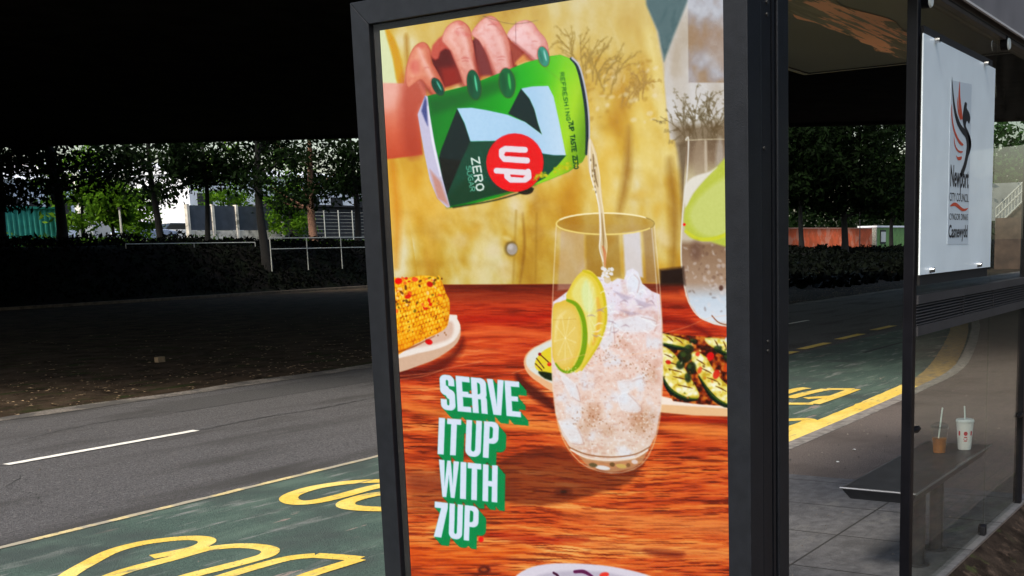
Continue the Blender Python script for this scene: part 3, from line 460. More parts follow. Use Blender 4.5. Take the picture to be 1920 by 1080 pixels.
def mixin(m, col, scale, lo, hi, stretch=None, detail=5, seed=0):
    """lay a second patchy colour over a material's base colour (worn paint, stains)"""
    t = m.node_tree; b = t.nodes['Principled BSDF']; src = b.inputs['Base Color'].links[0].from_socket if b.inputs['Base Color'].links else None
    tc = t.nodes.new('ShaderNodeTexCoord'); mp = t.nodes.new('ShaderNodeMapping'); t.links.new(tc.outputs['Object'], mp.inputs[0]); mp.inputs['Location'].default_value = (seed, seed * 2, 0)
    if stretch: mp.inputs['Scale'].default_value = stretch
    n = t.nodes.new('ShaderNodeTexNoise'); n.inputs['Scale'].default_value = scale; n.inputs['Detail'].default_value = detail; n.inputs['Roughness'].default_value = .6; t.links.new(mp.outputs[0], n.inputs[0])
    r = t.nodes.new('ShaderNodeMapRange'); r.inputs[1].default_value = lo; r.inputs[2].default_value = hi; t.links.new(n.outputs[0], r.inputs[0])
    x = t.nodes.new('ShaderNodeMix'); x.data_type = 'RGBA'; t.links.new(r.outputs[0], x.inputs['Factor'])
    if src: t.links.new(src, x.inputs['A'])
    else: x.inputs['A'].default_value = b.inputs['Base Color'].default_value
    x.inputs['B'].default_value = (*col, 1); t.links.new(x.outputs['Result'], b.inputs['Base Color']); return m
def glass_mat(name, dirt=.04, tint=(.9, .95, .93), dirtcol=(.3, .27, .22), rough=.01, gain=1.2):
    m = bpy.data.materials.new(name); m.use_nodes = True; t = m.node_tree; t.nodes.remove(t.nodes['Principled BSDF']); out = t.nodes['Material Output']
    tr = t.nodes.new('ShaderNodeBsdfTransparent'); tr.inputs[0].default_value = (*tint, 1); gl = t.nodes.new('ShaderNodeBsdfGlossy'); gl.inputs['Roughness'].default_value = rough
    fr = t.nodes.new('ShaderNodeFresnel'); fr.inputs[0].default_value = 1.45; mx = t.nodes.new('ShaderNodeMixShader'); ge = t.nodes.new('ShaderNodeNewGeometry')
    a2 = t.nodes.new('ShaderNodeMath'); a2.operation = 'MULTIPLY'; a2.use_clamp = True; a3 = t.nodes.new('ShaderNodeMath'); a3.operation = 'LESS_THAN'; a3.inputs[1].default_value = .5; t.links.new(ge.outputs['Backfacing'], a3.inputs[0]); a4 = t.nodes.new('ShaderNodeMath'); a4.operation = 'MULTIPLY'; a4.inputs[1].default_value = gain; t.links.new(a3.outputs[0], a4.inputs[0])
    t.links.new(fr.outputs[0], a2.inputs[0]); t.links.new(a4.outputs[0], a2.inputs[1]); t.links.new(a2.outputs[0], mx.inputs[0]); t.links.new(tr.outputs[0], mx.inputs[1]); t.links.new(gl.outputs[0], mx.inputs[2])
    df = t.nodes.new('ShaderNodeBsdfDiffuse'); df.inputs[0].default_value = (*dirtcol, 1)
    n = t.nodes.new('ShaderNodeTexNoise'); n.inputs['Scale'].default_value = 5; n.inputs['Detail'].default_value = 8; tc = t.nodes.new('ShaderNodeTexCoord'); t.links.new(tc.outputs['Object'], n.inputs[0])
    r = t.nodes.new('ShaderNodeMapRange'); r.inputs[1].default_value = .3; r.inputs[2].default_value = .75; r.inputs[3].default_value = dirt * .4; r.inputs[4].default_value = dirt * 1.8; t.links.new(n.outputs[0], r.inputs[0])
    m2 = t.nodes.new('ShaderNodeMixShader'); t.links.new(r.outputs[0], m2.inputs[0]); t.links.new(mx.outputs[0], m2.inputs[1]); t.links.new(df.outputs[0], m2.inputs[2]); t.links.new(m2.outputs[0], out.inputs[0]); return m
def vcol_mat(name, strength=0, rough=.5):
    m = bpy.data.materials.new(name); m.use_nodes = True; t = m.node_tree; b = t.nodes['Principled BSDF']; a = t.nodes.new('ShaderNodeAttribute'); a.attribute_name = 'print'
    b.inputs['Roughness'].default_value = rough; b.inputs['Base Color'].default_value = (.004, .004, .004, 1); b.inputs['Specular IOR Level'].default_value = 0
    if strength: t.links.new(a.outputs['Color'], b.inputs['Emission Color']); b.inputs['Emission Strength'].default_value = strength
    else: t.links.new(a.outputs['Color'], b.inputs['Base Color'])
    return m
# ---------------------------------------------------------------- geometry helpers
class MB:
    def __init__(s): s.v = []; s.f = []
    def add(s, v, f):
        k = len(s.v); s.v += [tuple(map(float, p)) for p in v]; s.f += [tuple(i + k for i in q) for q in f]; return s
    def box(s, x0, x1, y0, y1, z0, z1):
        v = [(x, y, z) for z in (z0, z1) for y in (y0, y1) for x in (x0, x1)]
        return s.add(v, [(0, 2, 3, 1), (4, 5, 7, 6), (0, 1, 5, 4), (2, 6, 7, 3), (0, 4, 6, 2), (1, 3, 7, 5)])
    def prism(s, pts, axis, a, b):
        n = len(pts)
        def P(p, c): return (c, p[0], p[1]) if axis == 0 else (p[0], c, p[1]) if axis == 1 else (p[0], p[1], c)
        v = [P(p, a) for p in pts] + [P(p, b) for p in pts]
        return s.add(v, [tuple(range(n))[::-1], tuple(range(n, 2 * n))] + [(i, (i + 1) % n, n + (i + 1) % n, n + i) for i in range(n)])
    def tube(s, pts, rads, n=10, cap=True):
        k0 = len(s.v); pts = [Vector(p) for p in pts]; rads = rads if hasattr(rads, '__len__') else [rads] * len(pts); ref = None
        for i, p in enumerate(pts):
            d = (pts[min(i + 1, len(pts) - 1)] - pts[max(i - 1, 0)]).normalized()
            a = d.cross(Vector((0, 0, 1)) if abs(d.z) < .9 else Vector((1, 0, 0))).normalized() if ref is None else (ref - d * ref.dot(d)).normalized()
            ref = a; b = d.cross(a)
            for j in range(n):
                t = 2 * math.pi * j / n; q = p + (a * math.cos(t) + b * math.sin(t)) * rads[i]; s.v.append(tuple(q))
        for i in range(len(pts) - 1):
            for j in range(n): s.f.append((k0 + i * n + j, k0 + i * n + (j + 1) % n, k0 + (i + 1) * n + (j + 1) % n, k0 + (i + 1) * n + j))
        if cap: s.f.append(tuple(range(k0, k0 + n))[::-1]); s.f.append(tuple(range(len(s.v) - n, len(s.v))))
        return s
    def lathe(s, prof, c=(0, 0, 0), n=28): return s.tube([(c[0], c[1], c[2] + z) for r, z in prof], [max(r, 1e-4) for r, z in prof], n)
    def ribbon(s, a, b, z):
        """flat strip between two plan polylines of equal length"""
        k = len(s.v); s.v += [(*p[:2], z) for p in a] + [(*p[:2], z) for p in b]; n = len(a)
        s.f += [(k + i, k + i + 1, k + n + i + 1, k + n + i) for i in range(n - 1)]; return s
    def build(s, name, m, parent=None, smooth=False, bevel=0):
        me = bpy.data.meshes.new(name); me.from_pydata(s.v, [], s.f); me.materials.append(m); o = bpy.data.objects.new(name, me); COL.objects.link(o)
        bm = bmesh.new(); bm.from_mesh(me); bmesh.ops.recalc_face_normals(bm, faces=bm.faces)
        if bevel: bmesh.ops.bevel(bm, geom=[e for e in bm.edges if e.is_manifold and e.calc_face_angle(0) > .5], offset=bevel, segments=2, affect='EDGES', profile=.6)
        bm.to_mesh(me); bm.free()
        if smooth:
            for p in me.polygons: p.use_smooth = True
            try: me.set_sharp_from_angle(angle=R(40))
            except Exception: pass
        if parent:
            o.parent = parent; o.matrix_parent_inverse = Matrix.Translation(-parent.matrix_basis.translation)
        return o
def tag(o, label=None, cat=None, group=None, kind=None):
    if label: o['label'] = label
    if cat: o['category'] = cat
    if group: o['group'] = group
    if kind: o['kind'] = kind
    return o
def thing(name, loc, label, cat, group=None):
    o = bpy.data.objects.new(name, None); COL.objects.link(o); o.location = loc; o.matrix_basis = Matrix.Translation(loc); o.empty_display_size = .2; return tag(o, label, cat, group)
def struct(o): o['kind'] = 'structure'; return o
def dup(o, parent=None, loc=None, rz=None):
    c = o.copy(); COL.objects.link(c)
    if parent is not None: c.parent = parent
    if loc is not None: c.location = loc
    if rz is not None: c.rotation_euler = (0, 0, rz)
    for ch in list(o.children): dup(ch, c)
    return c
def offset(line_, d):
    out = []
    for i, p in enumerate(line_):
        a = line_[max(i - 1, 0)]; b = line_[min(i + 1, len(line_) - 1)]; dx, dy = b[0] - a[0], b[1] - a[1]; L = math.hypot(dx, dy); out.append((p[0] - dy / L * d, p[1] + dx / L * d))
    return out
def spl(pts, n=8): return [tuple(p) for p in smooth(pts, n, False)]
# ---------------------------------------------------------------- ground
def crest(x): return max(.3, min(2.2, 2.2 - (x - 35) * .019))
def terr(x, y):
    if y < 41.6: return -.16
    t = min(1, (y - 41.6) / 3.4); t = t * t * (3 - 2 * t); return -.16 + (crest(x) + .16) * t + (y > 42.5) * .12 * mnoise.noise(Vector((x * .4, y * .4, 0)))
xs = sorted(set([-900, -500, -300, -160, -100, -60] + list(range(-40, 220, 3)) + [240, 300, 400, 600, 900])); ys = sorted(set([-900, -500, -200, -100, -50, -20, -5, 5, 20, 40, 41.6] + [41.6 + .35 * k for k in range(14)] + [47, 50, 55, 62, 75, 100, 150, 250, 400, 600, 900]))
g = MB(); g.v = [(x, y, terr(x, y)) for y in ys for x in xs]; nx = len(xs)
g.f = [(j * nx + i, j * nx + i + 1, (j + 1) * nx + i + 1, (j + 1) * nx + i) for j in range(len(ys) - 1) for i in range(nx - 1)]
M_soil = mat('soil', (.004, .0035, .003), 1, .5, 3, bump=.4, bscale=20, spec=.1); mixin(M_soil, (.003, .005, .002), 1.2, .45, .6)
struct(g.build('ground', M_soil, smooth=True))
M_dirt = mat('dirt', (.034, .024, .016), 1, .55, 2.2, bump=.8, bscale=30, spec=.05); mixin(M_dirt, (.055, .041, .029), 9, .52, .66, seed=3); mixin(M_dirt, (.02, .028, .009), 1.1, .56, .66, (1, 2.5, 1), seed=8)
struct(MB().box(-60, 240, 12.17, 40.6, -.30, -.125).build('verge', M_dirt))
M_conc = mat('concrete', (.09, .07, .05), .9, .35, 5, bump=.3, spec=.2)
struct(MB().box(-60, 240, 40.6, 40.95, -.30, -.02).build('far_kerb', M_conc))
# asphalt road
M_asph = mat('asphalt', (.092, .089, .091), .92, .45, 75, bump=.9, bscale=130, spec=.25, detail=3); mixin(M_asph, (.24, .225, .21), 40, .60, .70); mixin(M_asph, (.03, .03, .03), 52, .60, .70, seed=21); mixin(M_asph, (.052, .050, .048), .8, .50, .68, (.5, 2.2, 1), seed=4); mixin(M_asph, (.035, .033, .03), 60, .64, .7, seed=9)
struct(MB().box(-60, 240, 3.2, 12.17, -.30, -.10).build('road', M_asph))
M_joint = mat('joint', (.02, .02, .02), 1)
jl = [(-20 + i * .5, 9.44 + .03 * math.sin(i * 1.7) + .02 * math.sin(i * 4.1)) for i in range(160)]
M_joint2 = mixin(mat('tar', (.025, .025, .025), .8), (.08, .078, .08), 7, .45, .55)
struct(MB().ribbon(jl, offset(jl, .035), -.096).build('road_joint', M_joint2))
rs_ = random.Random(12)
for cx_, cy_, L_, a_ in ((9.5, 8.0, 3.2, .1), (6.2, 10.6, 4.0, .05), (12.5, 10.2, 5.0, -.06), (4.6, 7.6, 1.6, 1.3), (17, 8.2, 6, .02)):
    q = []; x_, y_, d_ = cx_, cy_, a_
    for i in range(40): d_ = a_ + (d_ - a_) * .8 + rs_.uniform(-.35, .35); x_ += math.cos(d_) * L_ / 40; y_ += math.sin(d_) * L_ / 40; q.append((x_, y_))
    struct(MB().ribbon(q, [(a + .004, b_ + .010 + .008 * rs_.random()) for a, b_ in q], -.0965).build('road_crack', M_joint))
M_patch = mat('tar_patch', (.058, .056, .056), .85, .35, 60, bump=.9, bscale=120); struct(MB().box(8.2, 11.4, 10.75, 11.55, -.2, -.0962).build('road_patch', M_patch))
q = meet(1655, 652, 2, -.1); struct(MB().box(q[0] - .9, q[0] + 1.3, q[1] - .03, q[1] + .03, -.2, -.0945).build('drain_slot', M_joint))
edge = [(-30 + i * .45, 12.05 + .10 * mnoise.noise(Vector((i * .31, 2, 0)))) for i in range(260)]
M_grit = mat('grit', (.16, .14, .12), 1, .5, 40, bump=.6, bscale=80); mixin(M_grit, (.06, .055, .05), 3, .42, .56)
struct(MB().ribbon(edge, [(p[0], 12.42 + .12 * mnoise.noise(Vector((p[0] * .8, 7, 0)))) for p in edge], -.094 ).build('road_edge', M_grit))
# kerb and pavement
KERB = spl([(-30, 3.56), (-10, 3.56), (4, 3.56), (9, 3.58), (12, 3.65), (14.2, 3.80), (17.3, 4.42), (20.7, 5.2), (25, 6.2), (30, 6.6), (60, 6.6), (200, 6.6)], 5)
def slab_between(name, a, b, z0, z1, m):
    k = MB(); n = len(a); k.v = [(*p, z1) for p in a] + [(*p, z1) for p in b] + [(*p, z0) for p in a] + [(*p, z0) for p in b]
    for i in range(n - 1): k.f += [(i, i + 1, n + i + 1, n + i), (2 * n + i, 3 * n + i, 3 * n + i + 1, 2 * n + i + 1), (i, 2 * n + i, 2 * n + i + 1, i + 1), (n + i, n + i + 1, 3 * n + i + 1, 3 * n + i)]
    return k.build(name, m)
M_kerb = mat('kerb_stone', (.17, .155, .14), .9, .35, 12, bump=.3); M_tar = mat('footway_tarmac', (.118, .098, .088), .95, .22, 90, bump=.8, bscale=110, spec=.2, detail=4); mixin(M_tar, (.16, .135, .118), 22, .60, .74); mixin(M_tar, (.085, .07, .062), 1.3, .5, .7)
struct(slab_between('kerb', offset(KERB, -.14), KERB, -.3, 0, M_kerb))
inner = offset(KERB, -.142)
struct(slab_between('pavement', [(p[0], 1.42) for p in inner], inner, -.3, -.002, M_tar))
M_slab = mat('paving_slab', (.078, .077, .081), .85, .25, 14, bump=.35, bscale=60)
mixin(M_slab, (.115, .112, .11), 3.2, .55, .68, (1, 1.6, 1)); mixin(M_slab, (.052, .051, .053), 2, .54, .68, seed=5)
t = M_slab.node_tree; b = t.nodes['Principled BSDF']; src = b.inputs['Base Color'].links[0].from_socket; tc = t.nodes.new('ShaderNodeTexCoord'); mp = t.nodes.new('ShaderNodeMapping'); mp.inputs['Location'].default_value = (-.54, .05, 0); mp.inputs['Rotation'].default_value = (0, 0, R(90)); t.links.new(tc.outputs['Object'], mp.inputs[0])
br = t.nodes.new('ShaderNodeTexBrick'); br.inputs['Scale'].default_value = 1; br.inputs['Mortar Size'].default_value = .007; br.inputs['Brick Width'].default_value = .9; br.inputs['Row Height'].default_value = .65; br.offset = 0; br.inputs['Mortar'].default_value = (.018, .017, .016, 1)
t.links.new(mp.outputs[0], br.inputs[0]); t.links.new(src, br.inputs['Color1']); t.links.new(src, br.inputs['Color2']); t.links.new(br.outputs['Color'], b.inputs['Base Color'])
struct(MB().box(-6, 7.25, 1.425, 3.35, -.05, .003).build('paving', M_slab))
M_brick = mat('brick_paving', (.055, .036, .030), .9, .4, 9, bump=.4, bscale=50); mixin(M_brick, (.07, .052, .036), 5, .5, .6); mixin(M_brick, (.03, .035, .015), 14, .56, .64)
t = M_brick.node_tree; b = t.nodes['Principled BSDF']; src = b.inputs['Base Color'].links[0].from_socket; tc = t.nodes.new('ShaderNodeTexCoord')
br = t.nodes.new('ShaderNodeTexBrick'); br.inputs['Scale'].default_value = 1; br.inputs['Mortar Size'].default_value = .006; br.inputs['Brick Width'].default_value = .21; br.inputs['Row Height'].default_value = .105; br.inputs['Mortar'].default_value = (.025, .02, .016, 1)
t.links.new(tc.outputs['Object'], br.inputs[0]); t.links.new(src, br.inputs['Color1']); t.links.new(src, br.inputs['Color2']); t.links.new(br.outputs['Color'], b.inputs['Base Color'])
struct(MB().box(-12, 60, -9, 1.415, -.35, -.155).build('footpath', M_brick))
k = MB(); n_ = 90; rows = [(1.418, -.004), (1.34, -.05), (1.22, -.11), (1.08, -.152)]
k.v = [(2 + i * .12, y_ + .02 * mnoise.noise(Vector((i * .5, j, 0))) * (j > 0), z_ + .018 * mnoise.noise(Vector((i * .45, j * 1.3, 4))) * (0 < j < 3)) for j, (y_, z_) in enumerate(rows) for i in range(n_)]
k.f = [(j * n_ + i, j * n_ + i + 1, (j + 1) * n_ + i + 1, (j + 1) * n_ + i) for j in range(3) for i in range(n_ - 1)]
M_earth = mat('earth', (.020, .015, .012), 1, .5, 8, bump=.8, bscale=40, spec=.05); mixin(M_earth, (.05, .036, .028), 14, .55, .66); mixin(M_earth, (.03, .035, .015), 5, .55, .64)
struct(k.build('earth_bank', M_earth, smooth=True))
# green bus bay, its lines and lettering
M_green = mat('green_surface', (.052, .085, .070), .85, .22, 60, bump=.7, bscale=110, spec=.3, detail=4); mixin(M_green, (.080, .122, .098), 2.4, .48, .64, (.5, 1.5, 1)); mixin(M_green, (.17, .185, .17), 5, .575, .66, (.35, 1.8, 1), seed=2); mixin(M_green, (.24, .19, .165), 3.1, .655, .68, (.5, 2.6, 1), seed=6); mixin(M_green, (.045, .062, .056), 1.1, .5, .64, seed=12)
xs_ = [p for p in KERB if p[0] < 26]; 
struct(MB().ribbon([(p[0], p[1] + .002) for p in xs_], [(p[0], 6.72) for p in xs_], -.096).build('bus_bay', M_green))
M_yel = mat('yellow_paint', (.66, .45, .07), .7, .12, 30, bump=.3, bscale=90); mixin(M_yel, (.42, .30, .08), 22, .60, .70); mixin(M_yel, (.74, .56, .15), 3, .45, .65); mixin(M_yel, (.10, .12, .085), 55, .60, .66, seed=4); mixin(M_yel, (.16, .17, .11), 7, .60, .72, (.5, 1.6, 1), seed=14)
M_yel2 = mat('worn_yellow', (.50, .41, .20), .8, .2, 40); mixin(M_yel2, (.30, .27, .2), 3, .46, .52, (1, .2, 1)); mixin(M_yel2, (.12, .12, .11), 50, .62, .66)
ya = [p for p in KERB if 5 < p[0] < 26]
def rag(l, d, w, s=0): return [(p[0], p[1] + .02 * mnoise.noise(Vector((p[0] * 6, s, d)))) for p in offset(l, d)]
yd = []; x = 5.
while x < 25.5: yd.append(x); x += .12
kx = [p[0] for p in KERB]; ky = [p[1] for p in KERB]; yl = [(x, float(np.interp(x, kx, ky))) for x in yd]
M_yel3 = mat('glass_hazed_yellow', (.30, .20, .07), .85, .2, 20); mixin(M_yel3, (.14, .12, .09), 9, .5, .66)  # duller tone puts the haze of the shelter glass into the paint colour
for ya, m_ in (([p for p in yl if p[0] < 13.1], M_yel), ([p for p in yl if p[0] > 13.0], M_yel3)):
    struct(MB().ribbon(rag(ya, .06, 0), [(p[0], p[1] + .40 + .025 * mnoise.noise(Vector((p[0] * 7, 3, 0)))) for p in ya], -.091).build('kerb_line', m_))
bl = [(-6 + .15 * i, 6.64 + .012 * mnoise.noise(Vector((i * .9, 0, 0)))) for i in range(125)]
struct(MB().ribbon(bl, [(p[0], p[1] + .065 + .03 * mnoise.noise(Vector((p[0] * 5, 9, 0)))) for p in bl], -.091).build('bay_line', M_yel2))
k = MB()
for x0 in (15.4, 17.0, 18.9, 21.0): 
    q = [(x0 + .1 * i, 6.80 + (x0 - 15) * .04 + .01 * mnoise.noise(Vector((i * .9, x0, 0)))) for i in range(13)]; k.ribbon(q, [(a, c + .17) for a, c in q], -.0905)
struct(k.build('bay_dashes', M_yel))
M_white = mat('white_paint', (.72, .70, .64), .7, .1, 40); mixin(M_white, (.25, .24, .23), 60, .62, .68)
for k_, (xa, xb) in enumerate(((5.40, 7.34), (-2.6, -.6), (13.4, 15.4), (21.4, 23.4))):
    q = [(xa + (xb - xa) * i / 30, 9.36 + .008 * mnoise.noise(Vector((i * .7, k_, 0)))) for i in range(31)]
    struct(MB().ribbon(q, [(a, c + .10 + .012 * mnoise.noise(Vector((a * 8, 5, 0)))) for a, c in q], -.0915).build('centre_line', M_white))
ZZ_ = [0.]
def paint_stroke(k, pts, w, sc=1, ox=0, oy=0, n=6):
    g = [tuple(meet(ox + a / sc, oy + b_ / sc, 2, -.09)[:2]) for a, b_ in pts]; s_ = spl(g, n); ZZ_[0] += .0004; k.ribbon(offset(s_, w / 2), offset(s_, -w / 2), -.0935 + ZZ_[0] % .005)
L1 = dict(sc=2, ox=0, oy=540); L2 = dict(sc=2, ox=1460, oy=540)
for st in ((L1, .105, [[(170, 1150), (250, 1078), (330, 1030), (420, 985), (520, 957), (620, 942), (710, 935), (765, 939), (775, 952), (740, 970), (680, 985), (570, 1006)]]),
           (L1, .105, [[(250, 1160), (400, 1085), (500, 1050), (640, 1013), (760, 980), (860, 966), (950, 966), (1010, 978), (1002, 998), (940, 1018), (840, 1044), (700, 1080), (560, 1130)]]),
           (L1, .10, [[(700, 1120), (830, 1082), (950, 1046), (1080, 1012), (1180, 1001)], [(1180, 1001), (1260, 1006), (1350, 1014)], [(1350, 1014), (1260, 1042), (1170, 1070), (1050, 1115)]]),
           (L1, .13, [[(1560, 718), (1435, 722), (1310, 728), (1190, 745), (1110, 768), (1082, 788), (1110, 803), (1180, 800), (1280, 778), (1400, 746), (1560, 715)]]),
           (L1, .13, [[(1600, 752), (1445, 768), (1370, 780), (1305, 800), (1300, 816), (1350, 825), (1450, 828), (1600, 822)]]),
           (L2, .15, [[(-60, 420), (60, 382), (108, 374)], [(40, 412), (110, 393), (180, 379)], [(180, 379), (285, 379)], [(285, 379), (215, 405), (130, 434)], [(130, 434), (20, 434)], [(100, 412), (205, 405)]]),
           (L2, .15, [[(-60, 500), (60, 492), (108, 492), (108, 502), (40, 525), (-60, 550)]])):
    k = MB()
    for s_ in st[2]: paint_stroke(k, s_, st[1], **st[0])
    struct(k.build('bay_lettering', M_yel))
# leaf litter and small rubbish
random.seed(3); k = MB()
for i in range(4200):
    x = random.uniform(1, 45); y = 12.3 + abs(random.gauss(0, 2.4)) if i % 3 else random.uniform(12.3, 24); s_ = random.uniform(.012, .045); a = random.uniform(0, 6.28); z = -.12 + random.uniform(.001, .02)
    k.add([(x + s_ * math.cos(a), y + s_ * math.sin(a), z), (x - s_ * .5 * math.sin(a), y + s_ * .5 * math.cos(a), z + .008), (x - s_ * math.cos(a), y - s_ * math.sin(a), z), (x + s_ * .5 * math.sin(a), y - s_ * .5 * math.cos(a), z + .004)], [(0, 1, 2, 3)])
M_leafl = mat('dry_leaf', (.20, .14, .08), .9, .7, 3); tag(k.build('leaf_litter', M_leafl), 'dry brown leaves and twigs strewn over the dirt verge', 'leaf litter', kind='stuff')
k = MB()
for i in range(700):
    x = random.uniform(2, 20); y = random.uniform(4, 12) if i % 2 else random.uniform(1.6, 3.4); z = (-.098 if y > 3.6 else .001); s_ = random.uniform(.004, .011)
    k.add([(x + s_, y, z), (x, y + s_, z), (x - s_, y, z), (x, y - s_, z), (x, y, z + s_)], [(0, 1, 4), (1, 2, 4), (2, 3, 4), (3, 0, 4)])
tag(k.build('road_grit', M_grit), 'pale grit scattered over the road and pavement', 'grit', kind='stuff')
M_paper = mat('paper', (.62, .62, .60), .9); M_card = mat('card', (.20, .14, .08), .9, .2, 20)
def scrap(px, py, z, s_, m, label, name='paper_scrap', cat='litter'):
    p = meet(px, py, 2, z); rs = random.Random(px); k = MB(); pts = [(p[0] + s_ * rs.uniform(.6, 1) * math.cos(a), p[1] + s_ * rs.uniform(.4, 1) * math.sin(a)) for a in [i * math.pi / 4 for i in range(8)]]
    k.v = [(*q, z + .003 + rs.uniform(0, s_ * .4)) for q in pts] + [(p[0], p[1], z + s_ * .5)]; k.f = [(i, (i + 1) % 8, 8) for i in range(8)] + [tuple(range(8))[::-1]]; tag(k.build(name, m), label, cat)
scrap(1602, 844, 0, .018, M_paper, 'small white paper scrap on the pavement beside the kerb line'); scrap(1571, 867, 0, .015, M_paper, 'tiny pale scrap on the pavement nearest the bench end'); scrap(1606, 787, 0, .013, M_card, 'small brown scrap on the pavement edge by the yellow line')
scrap(151, 556, -.1, .22, M_paper, 'crumpled white paper lying on the dark verge far left'); scrap(72, 569, -.1, .16, mat('grey_bag', (.2, .2, .21), .6), 'flattened grey bag on the dark verge at the far left')
p = meet(300, 679, 2, -.12); tag(MB().box(p[0] - .07, p[0] + .07, p[1] - .05, p[1] + .05, -.12, -.03).build('cardboard_carton', M_card, bevel=.006), 'small tan cardboard carton dropped on the dirt verge', 'litter')
for px, py in ((1880, 850),): pass
# ---------------------------------------------------------------- the viaduct overhead
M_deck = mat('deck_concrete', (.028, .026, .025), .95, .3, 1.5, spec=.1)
fw_ = Vector((math.cos(YAW), math.sin(YAW), 0)); rt_ = Vector((math.sin(YAW), -math.cos(YAW), 0))
def W(s, d, z=0): return tuple(fw_ * d + rt_ * s + Vector((0, 0, z)))
vd = thing('viaduct', W(0, 30, 0), 'dark concrete road viaduct crossing high over the street, filling the top of the view', 'viaduct')
D0, D1, ZS = 10.8, 47.0, 6.3
def obox(k, s0, s1, d0, d1, z0, z1): return k.add([W(s, d, z) for z in (z0, z1) for d in (d0, d1) for s in (s0, s1)], [(0, 2, 3, 1), (4, 5, 7, 6), (0, 1, 5, 4), (2, 6, 7, 3), (0, 4, 6, 2), (1, 3, 7, 5)])
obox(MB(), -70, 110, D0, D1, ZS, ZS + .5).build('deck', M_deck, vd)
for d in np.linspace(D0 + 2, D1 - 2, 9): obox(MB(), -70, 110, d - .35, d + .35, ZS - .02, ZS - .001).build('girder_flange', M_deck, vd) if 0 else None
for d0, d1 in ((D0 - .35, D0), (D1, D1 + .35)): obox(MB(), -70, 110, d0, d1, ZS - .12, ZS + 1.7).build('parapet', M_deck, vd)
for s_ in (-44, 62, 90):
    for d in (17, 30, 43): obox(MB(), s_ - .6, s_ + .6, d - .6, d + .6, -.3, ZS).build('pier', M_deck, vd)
# ---------------------------------------------------------------- trees
def leaf_mat(name, col, col2, tr=.35):
    m = bpy.data.materials.new(name); m.use_nodes = True; t = m.node_tree; b = t.nodes['Principled BSDF']; out = t.nodes['Material Output']; b.inputs['Roughness'].default_value = .8; b.inputs['Specular IOR Level'].default_value = .06
    g = t.nodes.new('ShaderNodeNewGeometry'); r = t.nodes.new('ShaderNodeValToRGB'); r.color_ramp.elements[0].color = (*col, 1); r.color_ramp.elements[1].color = (*col2, 1); t.links.new(g.outputs['Random Per Island'], r.inputs[0]); t.links.new(r.outputs[0], b.inputs['Base Color'])
    tl = t.nodes.new('ShaderNodeBsdfTranslucent'); t.links.new(r.outputs[0], tl.inputs[0]); mx = t.nodes.new('ShaderNodeMixShader'); mx.inputs[0].default_value = tr; t.links.new(b.outputs[0], mx.inputs[1]); t.links.new(tl.outputs[0], mx.inputs[2]); t.links.new(mx.outputs[0], out.inputs[0]); return m
LEAF_D = leaf_mat('leaf_dark', (.002, .005, .0015), (.009, .022, .004), .3); LEAF_K = leaf_mat('leaf_shade', (.0012, .003, .0008), (.006, .015, .003), .3); LEAF_U = leaf_mat('leaf_deep_shade', (.0004, .0007, .0003), (.0018, .0034, .001), .1); LEAF_B = leaf_mat('leaf_bright', (.035, .10, .006), (.12, .24, .015), .45); M_bark = mat('bark', (.004, .0035, .003), .95, .4, 12, bump=.8, bscale=25); M_bark2 = mat('warm_bark', (.19, .10, .065), .95, .3, 12, bump=.8, bscale=25)  # dark, shade and undergrowth leaf tones have deep shade put into their colour
def leaves(name, C, Rd, size, m, parent=None, seed=0):
    """C: leaf centres (n,3); each leaf is a folded pair of triangles"""
    rs = np.random.RandomState(seed); n = len(C); a = rs.normal(size=(n, 3)); a /= np.linalg.norm(a, axis=1)[:, None]; b = rs.normal(size=(n, 3)); b -= a * (a * b).sum(1)[:, None]; b /= np.linalg.norm(b, axis=1)[:, None]; c = np.cross(a, b)
    s_ = (size * rs.uniform(.6, 1.25, n))[:, None]; V = np.stack([C - a * s_, C + b * s_ * .42 + c * s_ * .12, C + a * s_, C - b * s_ * .42 + c * s_ * .12], 1).reshape(-1, 3)
    me = bpy.data.meshes.new(name); me.vertices.add(4 * n); me.vertices.foreach_set('co', V.astype(np.float32).ravel()); i = np.arange(n) * 4
    F = np.stack([i, i + 1, i + 2, i, i + 2, i + 3], 1).reshape(-1); me.loops.add(6 * n); me.loops.foreach_set('vertex_index', F.astype(np.int32)); me.polygons.add(2 * n); me.polygons.foreach_set('loop_start', (np.arange(2 * n) * 3).astype(np.int32))
    me.update(calc_edges=True); me.materials.append(m); o = bpy.data.objects.new(name, me); COL.objects.link(o)
    if parent: o.parent = parent
    return o
